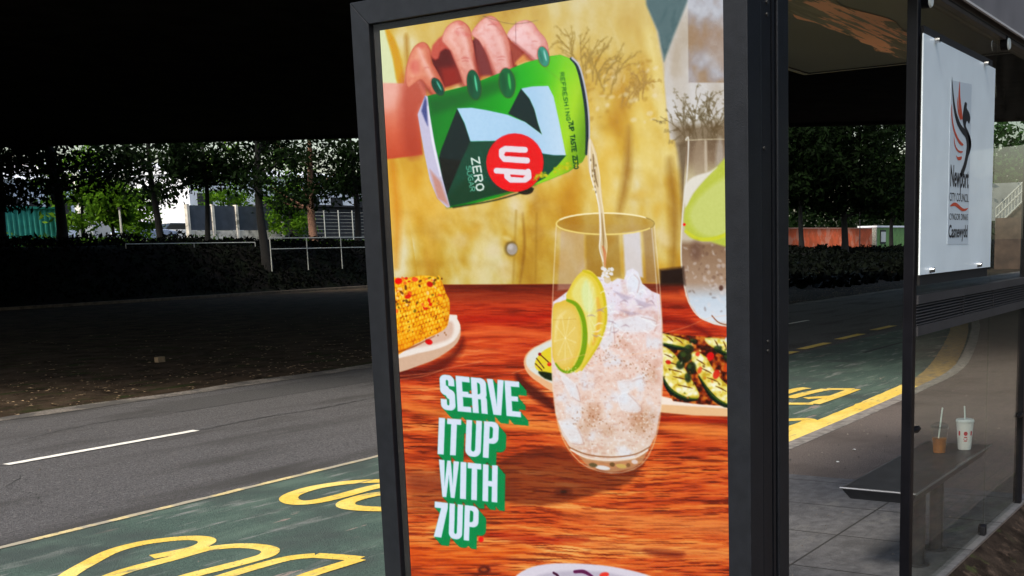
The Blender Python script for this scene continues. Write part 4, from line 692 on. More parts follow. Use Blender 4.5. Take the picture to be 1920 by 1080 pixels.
def tree(loc, h, tr, cr, zlo, label, leafm, barkm=M_bark, n=9000, size=.16, seed=0, group='trees beyond the viaduct', nclu=90, name='broadleaf_tree', lean=0):
    rs = random.Random(seed); t = thing(name, loc, label, 'tree', group); k = MB(); top = h * .72
    ax = [Vector((lean * z / h + .12 * math.sin(z * .8 + seed), .10 * math.cos(z * .7 + seed), z)) for z in np.linspace(-.3, top, 9)]
    k.tube(ax, [tr * (1.25 if i == 0 else 1 - .75 * i / 8) for i in range(9)], 10); tips = []
    for i in range(15):
        z0 = rs.uniform(zlo * .75, top * .95); a = rs.uniform(0, 6.28); L = cr * rs.uniform(.55, .95) * (1 - .35 * max(0, (z0 - zlo) / (h - zlo))); p = Vector((lean * z0 / h, 0, z0)); d = Vector((math.cos(a), math.sin(a), rs.uniform(.15, .6))); q = [p]
        for j in range(4): d = (d + Vector((rs.uniform(-.25, .25), rs.uniform(-.25, .25), rs.uniform(-.1, .15)))).normalized(); q.append(q[-1] + d * L / 4)
        k.tube(q, [tr * .32 * (1 - .2 * j) for j in range(5)], 6); tips += q[2:]
    to = k.build('trunk', barkm, t, smooth=True); to.matrix_parent_inverse = Matrix(); nr = np.random.RandomState(seed + 50); cl = []
    for q in tips: cl.append((q.x, q.y, q.z))
    zc = (zlo + h) / 2; hz = (h - zlo) / 2
    while len(cl) < nclu:
        v = nr.normal(size=3); v /= np.linalg.norm(v); r_ = nr.uniform(.45, 1) ; cl.append((v[0] * cr * r_, v[1] * cr * r_, zc + v[2] * hz * r_))
    cl = np.array(cl); idx = nr.randint(0, len(cl), n); C = cl[idx] + nr.normal(size=(n, 3)) * (cr * .13) * np.array([1.25, 1.25, .7]); C = C[C[:, 2] > zlo * .72]
    leaves('crown', C, cr, size, leafm, t, seed); return t
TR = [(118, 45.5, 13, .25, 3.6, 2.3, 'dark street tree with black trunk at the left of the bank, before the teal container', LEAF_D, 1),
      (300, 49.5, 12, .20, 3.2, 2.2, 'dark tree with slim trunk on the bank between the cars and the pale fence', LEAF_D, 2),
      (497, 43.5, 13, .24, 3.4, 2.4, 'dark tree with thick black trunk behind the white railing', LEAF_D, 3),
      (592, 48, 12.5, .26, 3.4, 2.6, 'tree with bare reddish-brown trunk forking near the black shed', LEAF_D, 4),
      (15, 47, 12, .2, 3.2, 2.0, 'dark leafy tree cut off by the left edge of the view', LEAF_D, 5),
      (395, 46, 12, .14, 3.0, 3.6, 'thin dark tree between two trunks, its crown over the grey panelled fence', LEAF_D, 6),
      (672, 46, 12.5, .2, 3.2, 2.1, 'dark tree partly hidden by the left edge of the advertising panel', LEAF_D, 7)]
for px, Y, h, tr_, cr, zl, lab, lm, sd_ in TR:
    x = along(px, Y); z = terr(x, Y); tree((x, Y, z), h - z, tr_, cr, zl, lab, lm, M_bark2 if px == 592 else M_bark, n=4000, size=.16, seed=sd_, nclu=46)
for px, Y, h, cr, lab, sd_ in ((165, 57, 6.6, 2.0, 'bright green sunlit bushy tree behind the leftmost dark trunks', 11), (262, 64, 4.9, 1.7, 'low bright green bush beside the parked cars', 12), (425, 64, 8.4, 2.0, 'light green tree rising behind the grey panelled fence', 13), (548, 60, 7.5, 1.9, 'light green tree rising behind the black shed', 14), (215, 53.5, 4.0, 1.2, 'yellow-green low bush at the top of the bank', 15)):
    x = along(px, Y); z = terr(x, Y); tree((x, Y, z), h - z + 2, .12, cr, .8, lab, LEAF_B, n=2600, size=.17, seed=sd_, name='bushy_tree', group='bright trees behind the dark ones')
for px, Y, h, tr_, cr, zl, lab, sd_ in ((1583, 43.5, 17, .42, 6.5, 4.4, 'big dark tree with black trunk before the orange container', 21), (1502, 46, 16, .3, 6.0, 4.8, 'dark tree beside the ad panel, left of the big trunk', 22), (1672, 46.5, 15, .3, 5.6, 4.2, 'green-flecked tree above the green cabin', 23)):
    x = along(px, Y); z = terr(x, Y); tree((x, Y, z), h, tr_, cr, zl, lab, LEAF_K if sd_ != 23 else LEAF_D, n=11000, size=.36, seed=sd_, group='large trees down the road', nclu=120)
def shrubs(name, x0, x1, y0, y1, hh, n, size, m, label, seed, cat='shrubbery'):
    rs = np.random.RandomState(seed); X = rs.uniform(x0, x1, n); Y = rs.uniform(y0, y1, n); hv = np.array([(.45 + .9 * mnoise.noise(Vector((a * .55, b_ * .55, seed)))) for a, b_ in zip(X, Y)]); hv = np.clip(hv, .12, 1.3) * hh
    Zz = np.array([terr(a, b_) for a, b_ in zip(X, Y)]) + rs.uniform(0, 1, n) ** .7 * hv; return tag(leaves(name, np.stack([X, Y, Zz], 1), 0, size, m, None, seed), label, cat, kind='stuff')
shrubs('undergrowth', 18, 75, 42.0, 47.5, .62, 24000, .12, LEAF_U, 'dark undergrowth covering the bank beyond the viaduct', 31); shrubs('far_undergrowth_and_verge_shade', 75, 230, 34, 47.5, .75, 22000, .28, LEAF_U, 'dark hedge growth on the far bank, spread over the verge to darken it', 32); shrubs('verge_shade_shrubs', 40, 230, 15, 34, .5, 34000, .26, LEAF_U, 'low black shrubs added to darken the verge far down the road', 34); shrubs('bright_weeds', 26, 66, 47.5, 53, .75, 9000, .12, LEAF_B, 'light green weeds along the top of the bank', 33)  # verge shrubs and the hedge's spread are added to blacken sunlit ground
rs = np.random.RandomState(77); n = 26000; Xw = rs.uniform(80, 420, n); Yw = rs.uniform(62, 72, n); Hw = np.array([7.5 + 3.5 * mnoise.noise(Vector((a * .09, 3, 0))) for a in Xw]); tag(leaves('far_wood', np.stack([Xw, Yw, .3 + rs.uniform(0, 1, n) ** .8 * Hw], 1), 0, .55, LEAF_D, None, 78), 'dark belt of far trees closing the view beyond the orange container', 'wood', kind='stuff')
# ---------------------------------------------------------------- beyond the bank
def corr(name, x0, x1, Y, z0, z1, depth, label, m, cat, group=None, n=None, roofm=None):
    t = thing(name, ((x0 + x1) / 2, Y + depth / 2, z0), label, cat, group); k = MB(); n = n or int((x1 - x0) / .28); pts = []
    for i in range(n):
        a = x0 + (x1 - x0) * i / n; w = (x1 - x0) / n; pts += [(a, Y), (a + w * .35, Y), (a + w * .5, Y + .05), (a + w * .85, Y + .05)]
    pts += [(x1, Y), (x1, Y + depth), (x0, Y + depth)]; k.prism(pts, 2, z0 + .12, z1 - .12); k.build('wall', m, t)
    f = MB(); f.box(x0 - .03, x1 + .03, Y - .06, Y + .06, z1 - .12, z1); f.box(x0 - .03, x1 + .03, Y - .06, Y + .06, z0, z0 + .12); f.box(x0 - .06, x0, Y - .06, Y + .08, z0, z1); f.box(x1, x1 + .06, Y - .06, Y + .08, z0, z1); f.build('frame', roofm or m, t)
    MB().box(x0, x1, Y + .07, Y + depth, z1 - .1, z1 - .02).build('roof', roofm or m, t); return t
M_teal = mat('teal_steel', (.03, .30, .24), .6, .2, 2, metal=.1); M_orange = mat('orange_steel', (.85, .16, .05), .6, .15, 1.2); mixin(M_orange, (.85, .32, .2), .7, .52, .6); M_wht = mat('white_cladding', (.78, .80, .84), .6, .05, 2); M_dk = mat('dark_cladding', (.02, .02, .022), .8, .3, 3)
x0 = along(-60, 58); x1 = along(112, 58); corr('shipping_container', x0, x1, 58, 2.2, 4.45, 2.4, 'teal corrugated container at the far left beyond the bank', M_teal, 'container')
x0 = along(1474, 52); x1 = along(1634, 52); corr('site_container', x0, x1, 52, .2, 3.25, 2.5, 'long orange container wall down the road behind the hedge', M_orange, 'container', roofm=mat('pale_orange', (.75, .36, .26), .6))
# green cabin with a white notice
x0 = along(1643, 52); x1 = along(1706, 52); M_cab = mat('green_cabin', (.12, .26, .06), .6, .25, 1.5); cb = thing('site_cabin', (x0, 52, .3), 'green cabin with white roof edge and white notice next to the orange container', 'cabin')
MB().box(x0, x1, 52, 54.4, .3, 3.3).build('wall', M_cab, cb); MB().box(x0 - .3, x1 + .2, 51.8, 54.6, 3.302, 3.55).build('roof', M_wht, cb); MB().box(x0 + 1.6, x0 + 3.9, 51.92, 51.998, 1.05, 2.95).build('window', M_dk, cb); MB().box(x0 + 1.75, x0 + 3.75, 51.88, 51.918, 1.3, 2.7).build('notice', M_paper, cb); MB().box(x0 - .25, x0 - .002, 51.9, 52.6, .3, 3.3).build('corner_post', mat('mesh_grey', (.3, .3, .26), .8, .5, 9), cb)
# white warehouse with windows, black shed, grey panelled fence
def building(px0, px1, Y, z0, z1, dp, label, m, roof, bays, name='warehouse'):
    x0 = along(px0, Y); x1 = along(px1, Y); t = thing(name, ((x0 + x1) / 2, Y, z0), label, 'building'); MB().box(x0, x1, Y, Y + dp, z0, z1).build('wall', m, t)
    MB().prism([(Y - .4, z1 + .003), (Y + dp / 2, z1 + 1.5), (Y + dp + .4, z1 + .003)], 0, x0 - .3, x1 + .3).build('roof', roof, t); w = (x1 - x0) / bays
    for i in range(bays):
        f = MB().box(x0 + w * (i + .25), x0 + w * (i + .75), Y - .06, Y - .003, z0 + (z1 - z0) * .5, z0 + (z1 - z0) * .75).build('window', M_dk, t)
    MB().box(x0 + w * .4, x0 + w * .4 + 2.2, Y - .05, Y - .002, z0, z0 + (z1 - z0) * .4).build('door', mat('grey_door', (.3, .32, .34), .6), t); return t
M_roof = mat('pale_roof', (.66, .68, .72), .5, .1, 1)
building(-40, 150, 92, 2, 8.3, 18, 'long white warehouse roof showing above the teal container', mat('blue_white', (.60, .66, .76), .6, .05, 2), M_roof, 6)
building(165, 345, 96, 2, 9.5, 18, 'cream building half hidden behind the dark trees left of centre', mat('cream', (.80, .78, .68), .6, .1, 1), M_roof, 5)
building(365, 700, 88, 2, 9.2, 18, 'white warehouse behind the black shed and the grey fence', M_wht, M_roof, 7)
x0 = along(530, 66); x1 = along(705, 66); sh_ = thing('storage_shed', ((x0 + x1) / 2, 66, 2.2), 'long low black shed with flat roof beside the ad panel', 'shed'); MB().box(x0, x1, 66, 70, 2, 5.2).build('wall', M_dk, sh_); MB().box(x0 - .2, x1 + .2, 65.7, 70.2, 5.202, 5.34).build('roof', M_dk, sh_); MB().box(x0 + 2, x0 + 3, 65.94, 65.998, 2.2, 4.4).build('door', mat('shed_door', (.05, .05, .055), .5), sh_)
x0 = along(358, 62); x1 = along(532, 62); fn = thing('panel_fence', ((x0 + x1) / 2, 62, 2.3), 'slate grey panelled fence with pale posts over a low white wall', 'fence'); n = 4; w = (x1 - x0) / n; M_slate = mat('slate_panel', (.045, .055, .075), .6, .2, 2); M_pale = mat('pale_render', (.62, .58, .50), .9, .2, 3); mixin(M_pale, (.2, .19, .15), 2, .55, .65)
MB().box(x0, x1, 61.9, 62.1, 2.2, 3.3).build('wall', M_pale, fn)
for i in range(n): MB().box(x0 + i * w + .1, x0 + (i + 1) * w - .1, 61.97, 62.03, 3.32, 4.9).build('panel', M_slate, fn)
for i in range(n + 1): MB().box(x0 + i * w - .09, x0 + i * w + .09, 61.86, 62.14, 2.1, 4.98).build('post', M_pale, fn)
# white pedestrian railing along the bank
M_rail = mat('rail_paint', (.40, .41, .37), .5, .1, 20)
def railing(px0, px1, Y, zb, zt, bars, label, step=2.0, name='railing'):
    x0 = along(px0, Y); x1 = along(px1, Y); t = thing(name, ((x0 + x1) / 2, Y, zb), label, 'railing', 'white railings on the bank'); n = max(2, int((x1 - x0) / step))
    for i in range(n + 1): x = x0 + (x1 - x0) * i / n; MB().tube([(x, Y, zb - (.5 if bars > 1 else .02)), (x, Y, zt)], .022, 8).build('post', M_rail, t)
    for q in range(bars): z = zt - q * (zt - zb) * .48; MB().tube([(x0, Y, z), (x1, Y, z)], .02, 8).build('rail', M_rail, t)
railing(508, 700, 42.3, 1.35, 2.4, 2, 'white two-bar railing on the bank beside the ad panel'); railing(238, 480, 42.6, 2.05, 2.22, 1, 'long low white rail crossing the dark bank left of the thick trunk', 3.2)
x0 = along(585, 55); x1 = along(690, 55); t = thing('mesh_fence', (x0, 55, 2.4), 'thin wire mesh fence before the black shed', 'fence')
for i in range(5): x = x0 + (x1 - x0) * i / 4; MB().tube([(x, 55, 2.2), (x, 55, 4.4)], .035, 8).build('post', M_rail, t)
k = MB()
for i in range(9): k.tube([(x0, 55, 2.5 + .22 * i), (x1, 55, 2.5 + .22 * i)], .008, 4)
k.build('wire', M_rail, t)
for px, label in ((236, 'thin wooden post left of the long white rail'),): pass
# parked cars seen between the trunks
def car(px, Y, body, label):
    x = along(px, Y); z = 2.6; t = thing('parked_car', (x, Y, z), label, 'car', 'cars parked behind the bank'); mb = mat('car_paint', body, .3, coat=.5); gl = mat('car_glass', (.02, .025, .03), .1)
    MB().prism([(x - 2.1, z + .35), (x - 2.1, z + .75), (x - 1.95, z + .92), (x - 1.1, z + 1.0), (x + 1.25, z + 1.0), (x + 2.0, z + .86), (x + 2.12, z + .6), (x + 2.1, z + .35)], 1, Y - .85, Y + .85).build('body', mb, t, bevel=.06)
    MB().prism([(x - 1.35, z + .98), (x - .8, z + 1.42), (x + .6, z + 1.45), (x + 1.15, z + .98)], 1, Y - .74, Y + .74).build('cabin', gl, t, bevel=.05)
    MB().box(x - .75, x + .55, Y - .66, Y + .66, z + 1.45, z + 1.49).build('roof', mb, t, bevel=.015)
    for a in (-1.3, 1.3):
        for s_ in (-.8, .8): w = MB().tube([(x + a, Y + s_ - .1, z + .32), (x + a, Y + s_ + .1, z + .32)], .32, 16).build('wheel', M_dk, t); MB().tube([(x + a, Y + s_ - .115, z + .32), (x + a, Y + s_ + .115, z + .32)], .18, 12).build('rim', M_rail, w)
    for s_ in (-.6, .6): MB().box(x - 2.13, x - 2.08, Y + s_ - .15, Y + s_ + .15, z + .62, z + .75).build('headlight', M_paper, t)
car(275, 70, (.35, .42, .6), 'pale blue car parked furthest left behind the bank'); car(330, 71, (.75, .75, .75), 'white car parked next to the pale fence end')
for px, Y, h, lab in ((233, 52, 3.9, 'thin grey post on the bank near the teal container'), (1612, 47, 7, 'slim dark lamp column before the green cabin')):
    x = along(px, Y); z = terr(x, Y); t = thing('post', (x, Y, z), lab, 'post'); MB().tube([(x, Y, z - .2), (x, Y, z + h - 2)], [.07, .05], 8).build('shaft', M_rail if px < 900 else M_dk, t); MB().tube([(x, Y, z + h - 2), (x, Y, z + h - 1.9)], .09, 8).build('cap', M_dk, t)
# footbridge stair seen through the shelter glass
XS = 62; sv = lambda px, py: meet(px, py, 0, XS)
st = thing('footbridge_stair', (XS, float(sv(1890, 430)[1]), 0), 'white-railed stair climbing beside a brown wall, seen through the shelter glass', 'stair'); M_brown = mat('brown_wall', (.08, .05, .034), .9, .3, 2)
yl_, yr_ = float(sv(1930, 400)[1]), float(sv(1852, 400)[1]); zt_ = float(sv(1890, 328)[2])
n = 16
for i in range(n):
    y0 = yr_ + (yl_ - yr_) * i / n; y1 = yr_ + (yl_ - yr_) * (i + 1) / n; z1 = 2.1 + (zt_ - 2.7) * (i + 1) / n; MB().box(XS + 2, XS + 4.2, min(y0, y1), max(y0, y1), -.2, z1).build('step', M_conc, st)
MB().box(XS + 1.7, XS + 1.99, yl_ , yr_, -.2, 2.6).build('wall', M_brown, st)
for off in (0, .55, 1.0): MB().tube([(XS + 1.8, yr_, 2.1 + off), (XS + 1.8, yl_, zt_ - .6 + off)], .05, 8).build('rail', M_rail, st)
for i in range(14): y = yr_ + (yl_ - yr_) * i / 13; z = 2.1 + (zt_ - 2.7) * i / 13; MB().tube([(XS + 1.8, y, z), (XS + 1.8, y, z + 1.02)], .03, 6).build('baluster', M_rail, st)
MB().box(XS + 4.4, XS + 4.8, yl_ - 3, yr_ + 3, 2.5, zt_ - .2).build('balustrade', mat('pale_panel', (.16, .18, .18), .8, .2, 1), st)
for i, (s_, lab) in enumerate(((0, 'green tree behind the footbridge stair'), (4.5, 'second green tree behind the stair, nearer the black post'))):
    y = float(meet(1885, 400, 0, 80)[1]) - 3 + s_; tree((80, y, 0), 9.3 + i, .25, 3.6, 2.2, lab, LEAF_B if 0 else leaf_mat('leaf_mid', (.02, .055, .012), (.05, .12, .03)), n=6000, size=.24, seed=41 + i, group='trees behind the stair')
# things behind the viewer's side, mirrored by the glass
for i, (x, y, lab) in enumerate(((16, -7, 'bushy tree on the near side behind the footpath'), (24, -8, 'second bushy tree along the footpath'), (34, -9, 'third bushy tree along the footpath'), (-12, 6, 'tree with bare twigs across the street behind the viewer'))):
    tree((x, y, -.15), 8.5, .18, 3.4, 1.0, lab, LEAF_D, n=5500, size=.17, seed=61 + i, group='trees on the near side')
# ---------------------------------------------------------------- illuminated advertising panel
M_frame = mat('frame_grey', (.010, .0115, .015), .38, .12, 30, bump=.08, bscale=300, spec=.22); mixin(M_frame, (.015, .017, .020), 3, .5, .75)
M_side = mat('cabinet_grey', (.008, .009, .012), .4, .12, 20, bump=.08, bscale=300, spec=.2); M_black = mat('black_rubber', (.003, .003, .0035), .8); M_scr = mat('screw', (.01, .01, .01), .5)
XP = 2.80; FY0, FY1, FZ0, FZ1 = 1.283, 2.650, .40, 2.376; IY0, IY1, IZ0, IZ1 = 1.352, 2.577, .47, 2.304
ad = thing('advertising_panel', (2.91, 1.965, 0), 'tall dark grey illuminated advertising panel showing a can being poured into an iced glass', 'advertising panel')
for pts in ([(FY0, FZ1), (FY1, FZ1), (IY1, IZ1), (IY0, IZ1)], [(FY0, FZ0), (IY0, IZ0), (IY1, IZ0), (FY1, FZ0)], [(FY0, FZ0), (FY0, FZ1), (IY0, IZ1), (IY0, IZ0)], [(FY1, FZ0), (IY1, IZ0), (IY1, IZ1), (FY1, FZ1)]):
    c = (sum(p[0] for p in pts) / 4, sum(p[1] for p in pts) / 4); pts = [(p[0] + (c[0] - p[0]) * .0006, p[1] + (c[1] - p[1]) * .0006) for p in pts]; MB().prism(pts, 0, 2.776, 2.86).build('door_frame', M_frame, ad, bevel=.002)
k = MB(); k.box(2.797, 2.812, IY1 - .024, IY1 + .03, IZ0, IZ1); k.box(2.7975, 2.812, IY0 - .03, IY1 - .024, IZ1 - .019, IZ1 + .03); k.build('gasket', M_black, ad)
MB().box(2.862, 2.925, FY0 + .001, FY1 - .001, FZ0, FZ1 - .002).build('cabinet', M_side, ad, bevel=.003)
MB().box(2.927, 2.936, FY0 + .012, FY1 - .01, FZ0 + .01, FZ1 - .01).build('seal', M_black, ad); MB().box(2.937, 2.951, FY0 + .002, FY1 - .002, FZ0, FZ1 - .004).build('rail', M_side, ad); MB().box(2.952, 2.972, FY0 + .016, FY1 - .01, FZ0 + .01, FZ1 - .01).build('seal', M_black, ad)
MB().box(2.973, 3.048, FY0 + .001, FY1 - .001, FZ0, FZ1 - .001).build('cabinet', M_frame, ad, bevel=.004)
MB().box(2.84, 3.0, 1.5, 2.43, -.155, FZ0 - .002).build('plinth', M_side, ad, bevel=.006)
for px, py in ((1438, 4), (1438, 27), (1440, 640), (1440, 658), (1433, 278)):
    p = meet(px, py, 1, FY0); MB().tube([(p[0], FY0 - .003, p[2]), (p[0], FY0 + .004, p[2])], .0055, 8).build('screw', M_scr, ad)
# the printed sheet: one fine mesh, print and painted-in glass reflections held as its colours
NY, NZ = 620, 900; PY = np.linspace(IY0 - .01, IY1 - .002, NY); PZ = np.linspace(IZ0 - .006, IZ1 - .003, NZ); YY, ZZ = np.meshgrid(PY, PZ)
Q = np.stack([np.full(YY.size, XP), YY.ravel(), ZZ.ravel() - EYE], 1); ca, cb_, cc = Q @ _r2, -(Q @ _u2), Q @ _f; U = CXP + FPX * ca / cc - PX0 - .5; V = CYP + FPX * cb_ / cc - PY0 - .5
U = np.clip(U, 0, PW - 1.01); V = np.clip(V, 0, PH - 1.01); ui = U.astype(int); vi = V.astype(int); uf = (U - ui)[:, None]; vf = (V - vi)[:, None]
def gather(im): return (im[vi, ui] * (1 - uf) + im[vi, ui + 1] * uf) * (1 - vf) + (im[vi + 1, ui] * (1 - uf) + im[vi + 1, ui + 1] * uf) * vf
rgb = gather(IMG); lin = np.where(rgb < .04045, rgb / 12.92, ((rgb + .055) / 1.055) ** 2.4)
me = bpy.data.meshes.new('poster'); me.vertices.add(NY * NZ); me.vertices.foreach_set('co', np.stack([np.full(YY.size, XP), YY.ravel(), ZZ.ravel()], 1).astype(np.float32).ravel())
ii = (np.arange(NZ - 1)[:, None] * NY + np.arange(NY - 1)[None]).ravel(); F = np.stack([ii, ii + NY, ii + NY + 1, ii + 1], 1).ravel(); nf = len(ii)
me.loops.add(4 * nf); me.loops.foreach_set('vertex_index', F.astype(np.int32)); me.polygons.add(nf); me.polygons.foreach_set('loop_start', (np.arange(nf) * 4).astype(np.int32)); me.update(calc_edges=True)
at = me.attributes.new('print', 'FLOAT_COLOR', 'POINT'); at.data.foreach_set('color', np.concatenate([lin, np.ones((len(lin), 1))], 1).astype(np.float32).ravel())
POSTER_GAIN = .98 / 2 ** S.view_settings.exposure
me.materials.append(vcol_mat('backlit_print', POSTER_GAIN, .6)); po = bpy.data.objects.new('poster', me); COL.objects.link(po); po.parent = ad; po.matrix_parent_inverse = Matrix.Translation((-2.91, -1.965, 0))
MB().box(2.788, 2.792, IY0 + .001, IY1 - .001, IZ0 + .001, IZ1 - .001).build('glass_cover', glass_mat('cover_glass', .0, (1, 1, 1), gain=.45), ad)
# ---------------------------------------------------------------- bus shelter
YG = 1.46; M_post = mat('post_black', (.005, .005, .007), .35, .2, 10, spec=.2); M_beam = mat('beam_grey', (.05, .042, .038), .5, .2, 8); M_steel = mat('polished_steel', (.7, .72, .72), .22, metal=1); M_fas = mat('fascia_grey', (.16, .155, .165), .5, .12, 3); M_ven = mat('louvre_grey', (.030, .030, .034), .5, .15, 10)
bs = thing('bus_shelter', (5.9, 2.1, 0), 'dark framed glass bus shelter with flat roof and a louvred band across its back wall', 'bus shelter')
for x in (4.746, 6.975): MB().box(x, x + .045, YG - .0225, YG + .0225, -.3, 2.60).build('post', M_post, bs, bevel=.004)
G_pane = glass_mat('shelter_glass', .022, (.93, .96, .94), (.34, .27, .2)); G_pane2 = G_pane
for xa, xb in ((4.795, 6.158), (6.166, 6.968)):
    MB().box(xa, xb, YG - .005, YG + .005, .012, 1.188).build('glass_pane', G_pane, bs); MB().box(xa, xb, YG - .005, YG + .005, 1.366, 2.592).build('glass_pane', G_pane2, bs)
xa, xb = 4.793, 6.972; bnd = MB(); bnd.box(xa, xb, 1.430, 1.475, 1.326, 1.364); bnd.box(xa, xb, 1.430, 1.475, 1.190, 1.232); bnd.box(xa, xb, 1.470, 1.476, 1.232, 1.326); bn = bnd.build('louvre_band', M_ven, bs)
k = MB(); Z0 = 1.236
for i in range(7): z = Z0 + i * .0130; k.prism([(1.436, z), (1.466, z + .004), (1.466, z + .009), (1.436, z + .0055)], 0, xa, xb)
k.build('slat', M_ven, bn)
for x in (5.55, 6.15): MB().box(x, x + .012, 1.4345, 1.468, 1.233, 1.325).build('slat_joint', M_black, bn)
MB().box(4.3, 7.05, 1.425, 1.50, 2.594, 2.668).build('back_beam', M_beam, bs, bevel=.004); MB().box(4.3, 7.05, 1.4235, 1.4248, 2.612, 2.618).build('beam_strip', M_black, bs)
M_ceil = mat('ceiling_panel', (.026, .025, .024), .28, .3, 1.5, coat=.2); M_cst = mat('painted_ceiling_gleam', (.92, .30, .15), .4, .3, 1.2); mixin(M_cst, (.008, .007, .007), 2.2, .50, .54, (.5, 3.2, 1), seed=1); mixin(M_cst, (.06, .055, .05), 3.5, .56, .6, (.4, 6, 1), seed=3)  # orange and black band: a reflection on the glossy ceiling, painted as colour
MB().box(4.3, 7.14, 1.50, 2.89, 2.672, 2.70).build('ceiling', M_ceil, bs)
q = [(4.35 + i * .07, 2.20 + .05 * mnoise.noise(Vector((i * .3, 5, 0)))) for i in range(39)]
MB().ribbon(q, [(a, 1.90 + .06 * mnoise.noise(Vector((a * 2, 9, 0)))) for a, c_ in q], 2.6695).build('painted_ceiling_gleam', M_cst, bs)
k = MB(); k.box(4.28, 7.16, 2.87, 2.91, 2.665, 2.78); k.box(7.14, 7.17, 1.5, 2.91, 2.6655, 2.78); k.build('roof_edge', mat('roof_edge', (.03, .03, .032), .4), bs)
MB().box(4.28, 7.15, 1.396, 1.422, 2.643, 2.95).build('fascia', M_fas, bs, bevel=.004); MB().box(4.27, 7.15, 1.390, 1.402, 2.632, 2.642).build('fascia_trim', mat('trim_light', (.55, .54, .53), .35), bs); MB().box(4.29, 7.14, 1.43, 2.9, 2.79, 2.86).build('roof', M_beam, bs)
MB().box(4.3, 7.14, 1.424, 1.499, 2.6705, 2.684).build('soffit', M_beam, bs)
for x in (3.5,): MB().box(x, x + .045, 2.80, 2.845, -.1, 2.66).build('post', M_post, bs) if 0 else None
for px, py, s_ in ((1881, 82, 1.), (1732, 0, 1.)):
    p = meet(px, py, 1, 1.445); c = MB().tube([(p[0], 1.418, p[2]), (p[0], 1.453, p[2])], .036, 20).build('glass_clamp', M_post, bs, smooth=True); MB().tube([(p[0], 1.411, p[2] - .004), (p[0], 1.4175, p[2] - .004)], [.026, .031], 20).build('clamp_cap', mat('cap_pale', (.62, .66, .62), .4), c, smooth=True)
for x, z in ((4.84, .78), (6.93, .55)): MB().tube([(x - .05, 1.445, z), (x, 1.445, z), (x + .03, 1.445, z)], [.008, .016, .013], 14).build('glass_clamp', M_post, bs, smooth=True)
ft = MB(); ft.box(6.120, 6.150, 1.445, 1.475, -.19, -.01); ft.build('glass_foot', M_post, bs, bevel=.004); MB().prism([(6.112, -.012), (6.158, -.012), (6.164, .03), (6.150, .062), (6.124, .05)], 1, 1.440, 1.480).build('foot_clip', M_post, bs, bevel=.005)
# ---------------------------------------------------------------- council sign board
SGY = 1.418; XA, XB, ZA, ZB = 4.765, 5.985, 1.450, 2.424
sg = thing('council_sign', ((XA + XB) / 2, SGY, ZA), 'white council sign board with flame emblem bolted outside the shelter glass', 'sign'); M_board = mat('board_white', (.80, .89, .93), .35, .04, 5, coat=.3)
MB().box(XA, XB, SGY, SGY + .006, ZA, ZB).build('board', M_board, sg); MB().box(XA + .03, XB - .03, SGY + .008, SGY + .035, ZA - .045, ZB + .035).build('backing', M_black, sg)
for px, py in ((1758, 75), (1850, 119), (1748, 506), (1837, 496)):
    p = meet(px, py, 1, SGY - .01); MB().tube([(p[0], SGY - .02, p[2]), (p[0], SGY - .001, p[2])], [.011, .013], 14).build('bolt', M_steel, sg, smooth=True)
def sgp(px, py): p = meet(px, py, 1, SGY - .001); return (p[0], p[2])
stk_ = [sgp(1783, 150), sgp(1822, 158), sgp(1815, 458), sgp(1776, 458)]; MB().prism(stk_, 1, SGY - .0012, SGY - .0002).build('sticker', mat('sticker', (.56, .64, .70), .3), sg)
M_ink = mat('ink_black', (.012, .012, .016), .5); M_inkr = mat('ink_red', (.50, .07, .03), .5)
def ink(pts, m, kx=3.6, ox=1400, oy=0, sm=3):
    q = [sgp(ox + a / kx, oy + b_ / kx) for a, b_ in pts]; q = [tuple(p) for p in smooth(q, sm)] if sm else q; me = MB(); me.v = [(p[0], SGY - .0022, p[1]) for p in q]; me.f = [tuple(range(len(q)))]; o = me.build('emblem', m, sg); bm = bmesh.new(); bm.from_mesh(o.data); bmesh.ops.triangulate(bm, faces=bm.faces); bm.to_mesh(o.data); bm.free()
ink([(1384, 515), (1392, 600), (1402, 690), (1418, 770), (1445, 840), (1478, 880), (1500, 915), (1512, 960), (1506, 1010), (1492, 1070), (1478, 1130), (1455, 1190), (1440, 1170), (1462, 1110), (1478, 1040), (1484, 975), (1476, 930), (1450, 895), (1420, 840), (1400, 760), (1388, 650)], M_ink)
ink([(1472, 690), (1486, 700), (1484, 730), (1500, 760), (1508, 800), (1500, 835), (1486, 815), (1478, 850), (1496, 890), (1512, 940), (1514, 990), (1496, 1050), (1500, 980), (1490, 910), (1466, 860), (1456, 800), (1462, 740)], M_ink)
ink([(1437, 545), (1440, 640), (1448, 720), (1456, 800), (1446, 800), (1434, 740), (1428, 660)], M_inkr); ink([(1420, 650), (1430, 730), (1446, 800), (1440, 806), (1424, 750)], M_inkr)
ink([(1384, 700), (1388, 790), (1402, 870), (1432, 940), (1462, 975), (1446, 982), (1414, 935), (1392, 870), (1380, 780)], M_inkr); ink([(1398, 920), (1408, 980), (1430, 1015), (1458, 1022), (1444, 1034), (1416, 1015), (1400, 970)], M_inkr); ink([(1412, 1048), (1424, 1060), (1450, 1056), (1446, 1078), (1424, 1080)], M_inkr)
ink([(1018, 530), (1040, 508), (1062, 512), (1085, 534), (1105, 544), (1128, 540), (1112, 556), (1090, 558), (1066, 540), (1046, 528)], M_inkr, 3.176, 1460, 220)
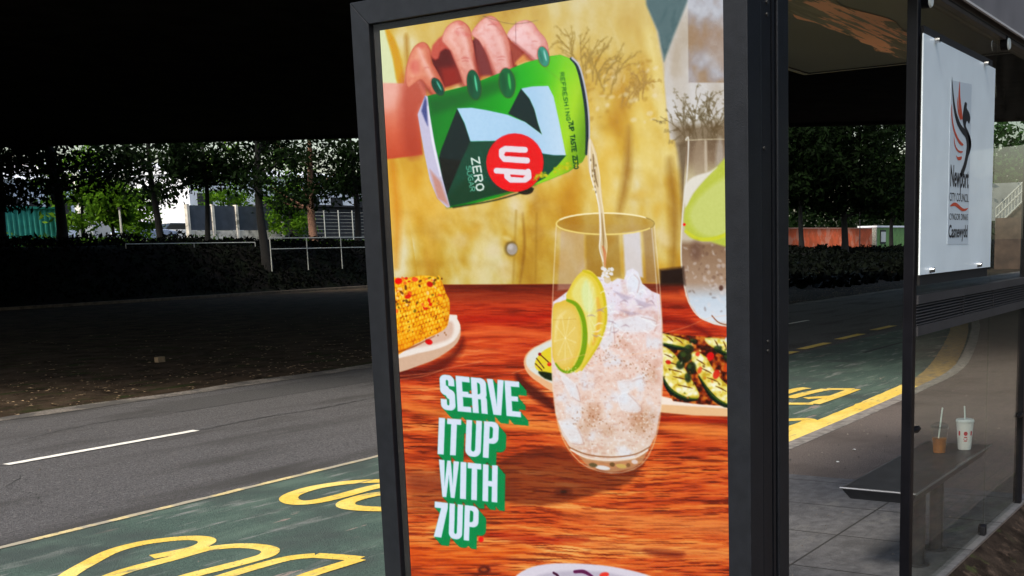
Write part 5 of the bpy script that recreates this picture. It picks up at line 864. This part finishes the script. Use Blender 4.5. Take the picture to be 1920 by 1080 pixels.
def word(txt, m, box, parent=sg, name='lettering', y=SGY - .0022, thick=0, shear=0):
    """built-in letters turned to mesh and fitted to four measured corners (left, right, top, bottom px)"""
    cu = bpy.data.curves.new('t', 'FONT'); cu.body = txt; cu.resolution_u = 3; cu.offset = thick; o = bpy.data.objects.new('t', cu); COL.objects.link(o); bpy.context.view_layer.update()
    me = bpy.data.meshes.new_from_object(o.evaluated_get(bpy.context.evaluated_depsgraph_get())); bpy.data.objects.remove(o); co = np.array([v.co[:] for v in me.vertices]); lo = co.min(0); hi = co.max(0)
    (xa_, za_), (xb_, zb_) = box; k = MB(); k.v = [(xa_ + (c[0] - lo[0]) / (hi[0] - lo[0]) * (xb_ - xa_), y, za_ + (c[1] - lo[1]) / (hi[1] - lo[1]) * (zb_ - za_)) for c in co]; k.f = [tuple(p.vertices) for p in me.polygons]; return k.build(name, m, parent)
s7 = lambda a, b_: sgp(1460 + a / 3.176, 220 + b_ / 3.176)
word('Newport', M_ink, (s7(1020, 452), s7(1132, 300)), thick=.02); word('CITY COUNCIL', M_ink, (s7(1016, 497), s7(1130, 458))); word('CYNGOR DINAS', M_ink, (s7(1014, 610), s7(1126, 576))); word('Casnewydd', M_ink, (s7(1010, 742), s7(1124, 640)), thick=.02)
# ---------------------------------------------------------------- bench and the two cups
M_bench = mat('bench_metal', (.045, .048, .055), .38, .2, 12, metal=.3, coat=.2); bc = thing('bench', (5.72, 1.67, 0), 'dark metal slab bench on two round legs inside the shelter', 'bench')
X0, X1, Y0, Y1 = 5.02, 6.43, 1.492, 1.858
k = MB(); k.v = [(X0, Y0, .45), (X1, Y0, .45), (X1, Y1, .45), (X0, Y1, .45), (X0 + .045, Y0 + .035, .39), (X1 - .05, Y0 + .035, .39), (X1 - .05, Y1 - .035, .39), (X0 + .045, Y1 - .035, .39)]; k.f = [(0, 1, 2, 3), (7, 6, 5, 4), (0, 4, 5, 1), (1, 5, 6, 2), (2, 6, 7, 3), (3, 7, 4, 0)]; k.build('seat', M_bench, bc, bevel=.004)
k = MB()
for i in range(38):
    y = Y0 + .02 + i * .0088
    if y < Y1 - .018: k.box(X0 + .03, X1 - .03, y, y + .0035, .4505, .4525)
k.build('seat_rib', M_bench, bc)
k = MB(); k.tube([(X0 - .001, Y0, .4495), (X0 - .001, Y1, .4495)], .005, 8); k.tube([(X0, Y0 - .001, .4495), (X1, Y0 - .001, .4495)], .005, 8); k.build('edge_trim', mat('worn_edge', (.35, .36, .38), .3, metal=.8), bc)
for x in (5.42, 5.74): MB().tube([(x, 1.60, .006), (x, 1.60, .395)], .036, 20).build('leg', M_bench, bc, smooth=True); MB().tube([(x, 1.60, .004), (x, 1.60, .012)], .06, 20).build('foot_plate', M_bench, bc)
M_straw = mat('straw_white', (.72, .80, .74), .5); M_cupw = mat('cup_card', (.82, .82, .78), .55); M_tea = mat('amber_drink', (.30, .095, .008), .15, .4, 25); M_tea.node_tree.nodes['Principled BSDF'].inputs['Emission Strength'].default_value = 0
M_plas = glass_mat('clear_plastic', .015, (.9, .92, .92), (.5, .5, .5), .06)
c = thing('paper_cup', (6.225, 1.588, .4525), 'white paper cup with red print and straw, right-hand cup on the bench', 'cup')
MB().lathe([(.034, 0), (.035, .004), (.046, .148), (.046, .150)], (6.225, 1.588, .4535)).build('cup_wall', M_cupw, c, smooth=True); MB().lathe([(.0485, .1505), (.0495, .153), (.0495, .161), (.047, .166), (.043, .167), (.040, .162), (.0, .162)], (6.225, 1.588, .4535)).build('lid', mat('lid_plastic', (.72, .76, .74), .35), c, smooth=True)
MB().tube([(6.225, 1.588, .61), (6.223, 1.592, .692)], .0042, 8).build('straw', M_straw, c)
# red print on the side facing the pavement
k = MB(); ang0 = math.atan2(-1.588, -6.225) + .12
def cupwrap(u, z): r_ = .0352 + (z) / .148 * .0112 + .0006; a = ang0 + u / r_; return (6.225 + r_ * math.cos(a), 1.588 + r_ * math.sin(a), .4535 + z)
k.v = [cupwrap(.011 * math.cos(t_), .092 + .012 * math.sin(t_)) for t_ in np.linspace(0, 6.28, 14, endpoint=False)]; k.f = [tuple(range(14))]
for z_, w_ in ((.068, .009), (.058, .011), (.048, .009)): b0 = len(k.v); k.v += [cupwrap(-w_, z_), cupwrap(w_, z_), cupwrap(w_, z_ + .006), cupwrap(-w_, z_ + .006)]; k.f.append((b0, b0 + 1, b0 + 2, b0 + 3))
for u_ in (.034, -.036): b0 = len(k.v); k.v += [cupwrap(u_ - .006, .08), cupwrap(u_ + .006, .08), cupwrap(u_ + .006, .105), cupwrap(u_ - .006, .105)]; k.f.append((b0, b0 + 1, b0 + 2, b0 + 3))
k.build('print', mat('cup_red', (.55, .02, .03), .5), c)
c = thing('iced_drink_cup', (6.063, 1.681, .4525), 'clear plastic cup half full of amber drink with straw, left-hand cup on the bench', 'cup'); cc_ = (6.063, 1.681, .4535)
MB().lathe([(.034, 0), (.036, .004), (.0455, .140)], cc_).build('cup_wall', M_plas, c, smooth=True); MB().lathe([(.0325, .003), (.039, .082), (.0, .083)], cc_).build('drink', M_tea, c, smooth=True)
MB().lathe([(.048, .1405), (.0485, .146), (.045, .150), (.038, .158), (.022, .166), (.008, .167)], cc_).build('lid', M_plas, c, smooth=True)
MB().tube([(6.063, 1.690, .50), (6.063, 1.668, .70)], .0042, 8).build('straw', M_straw, c)
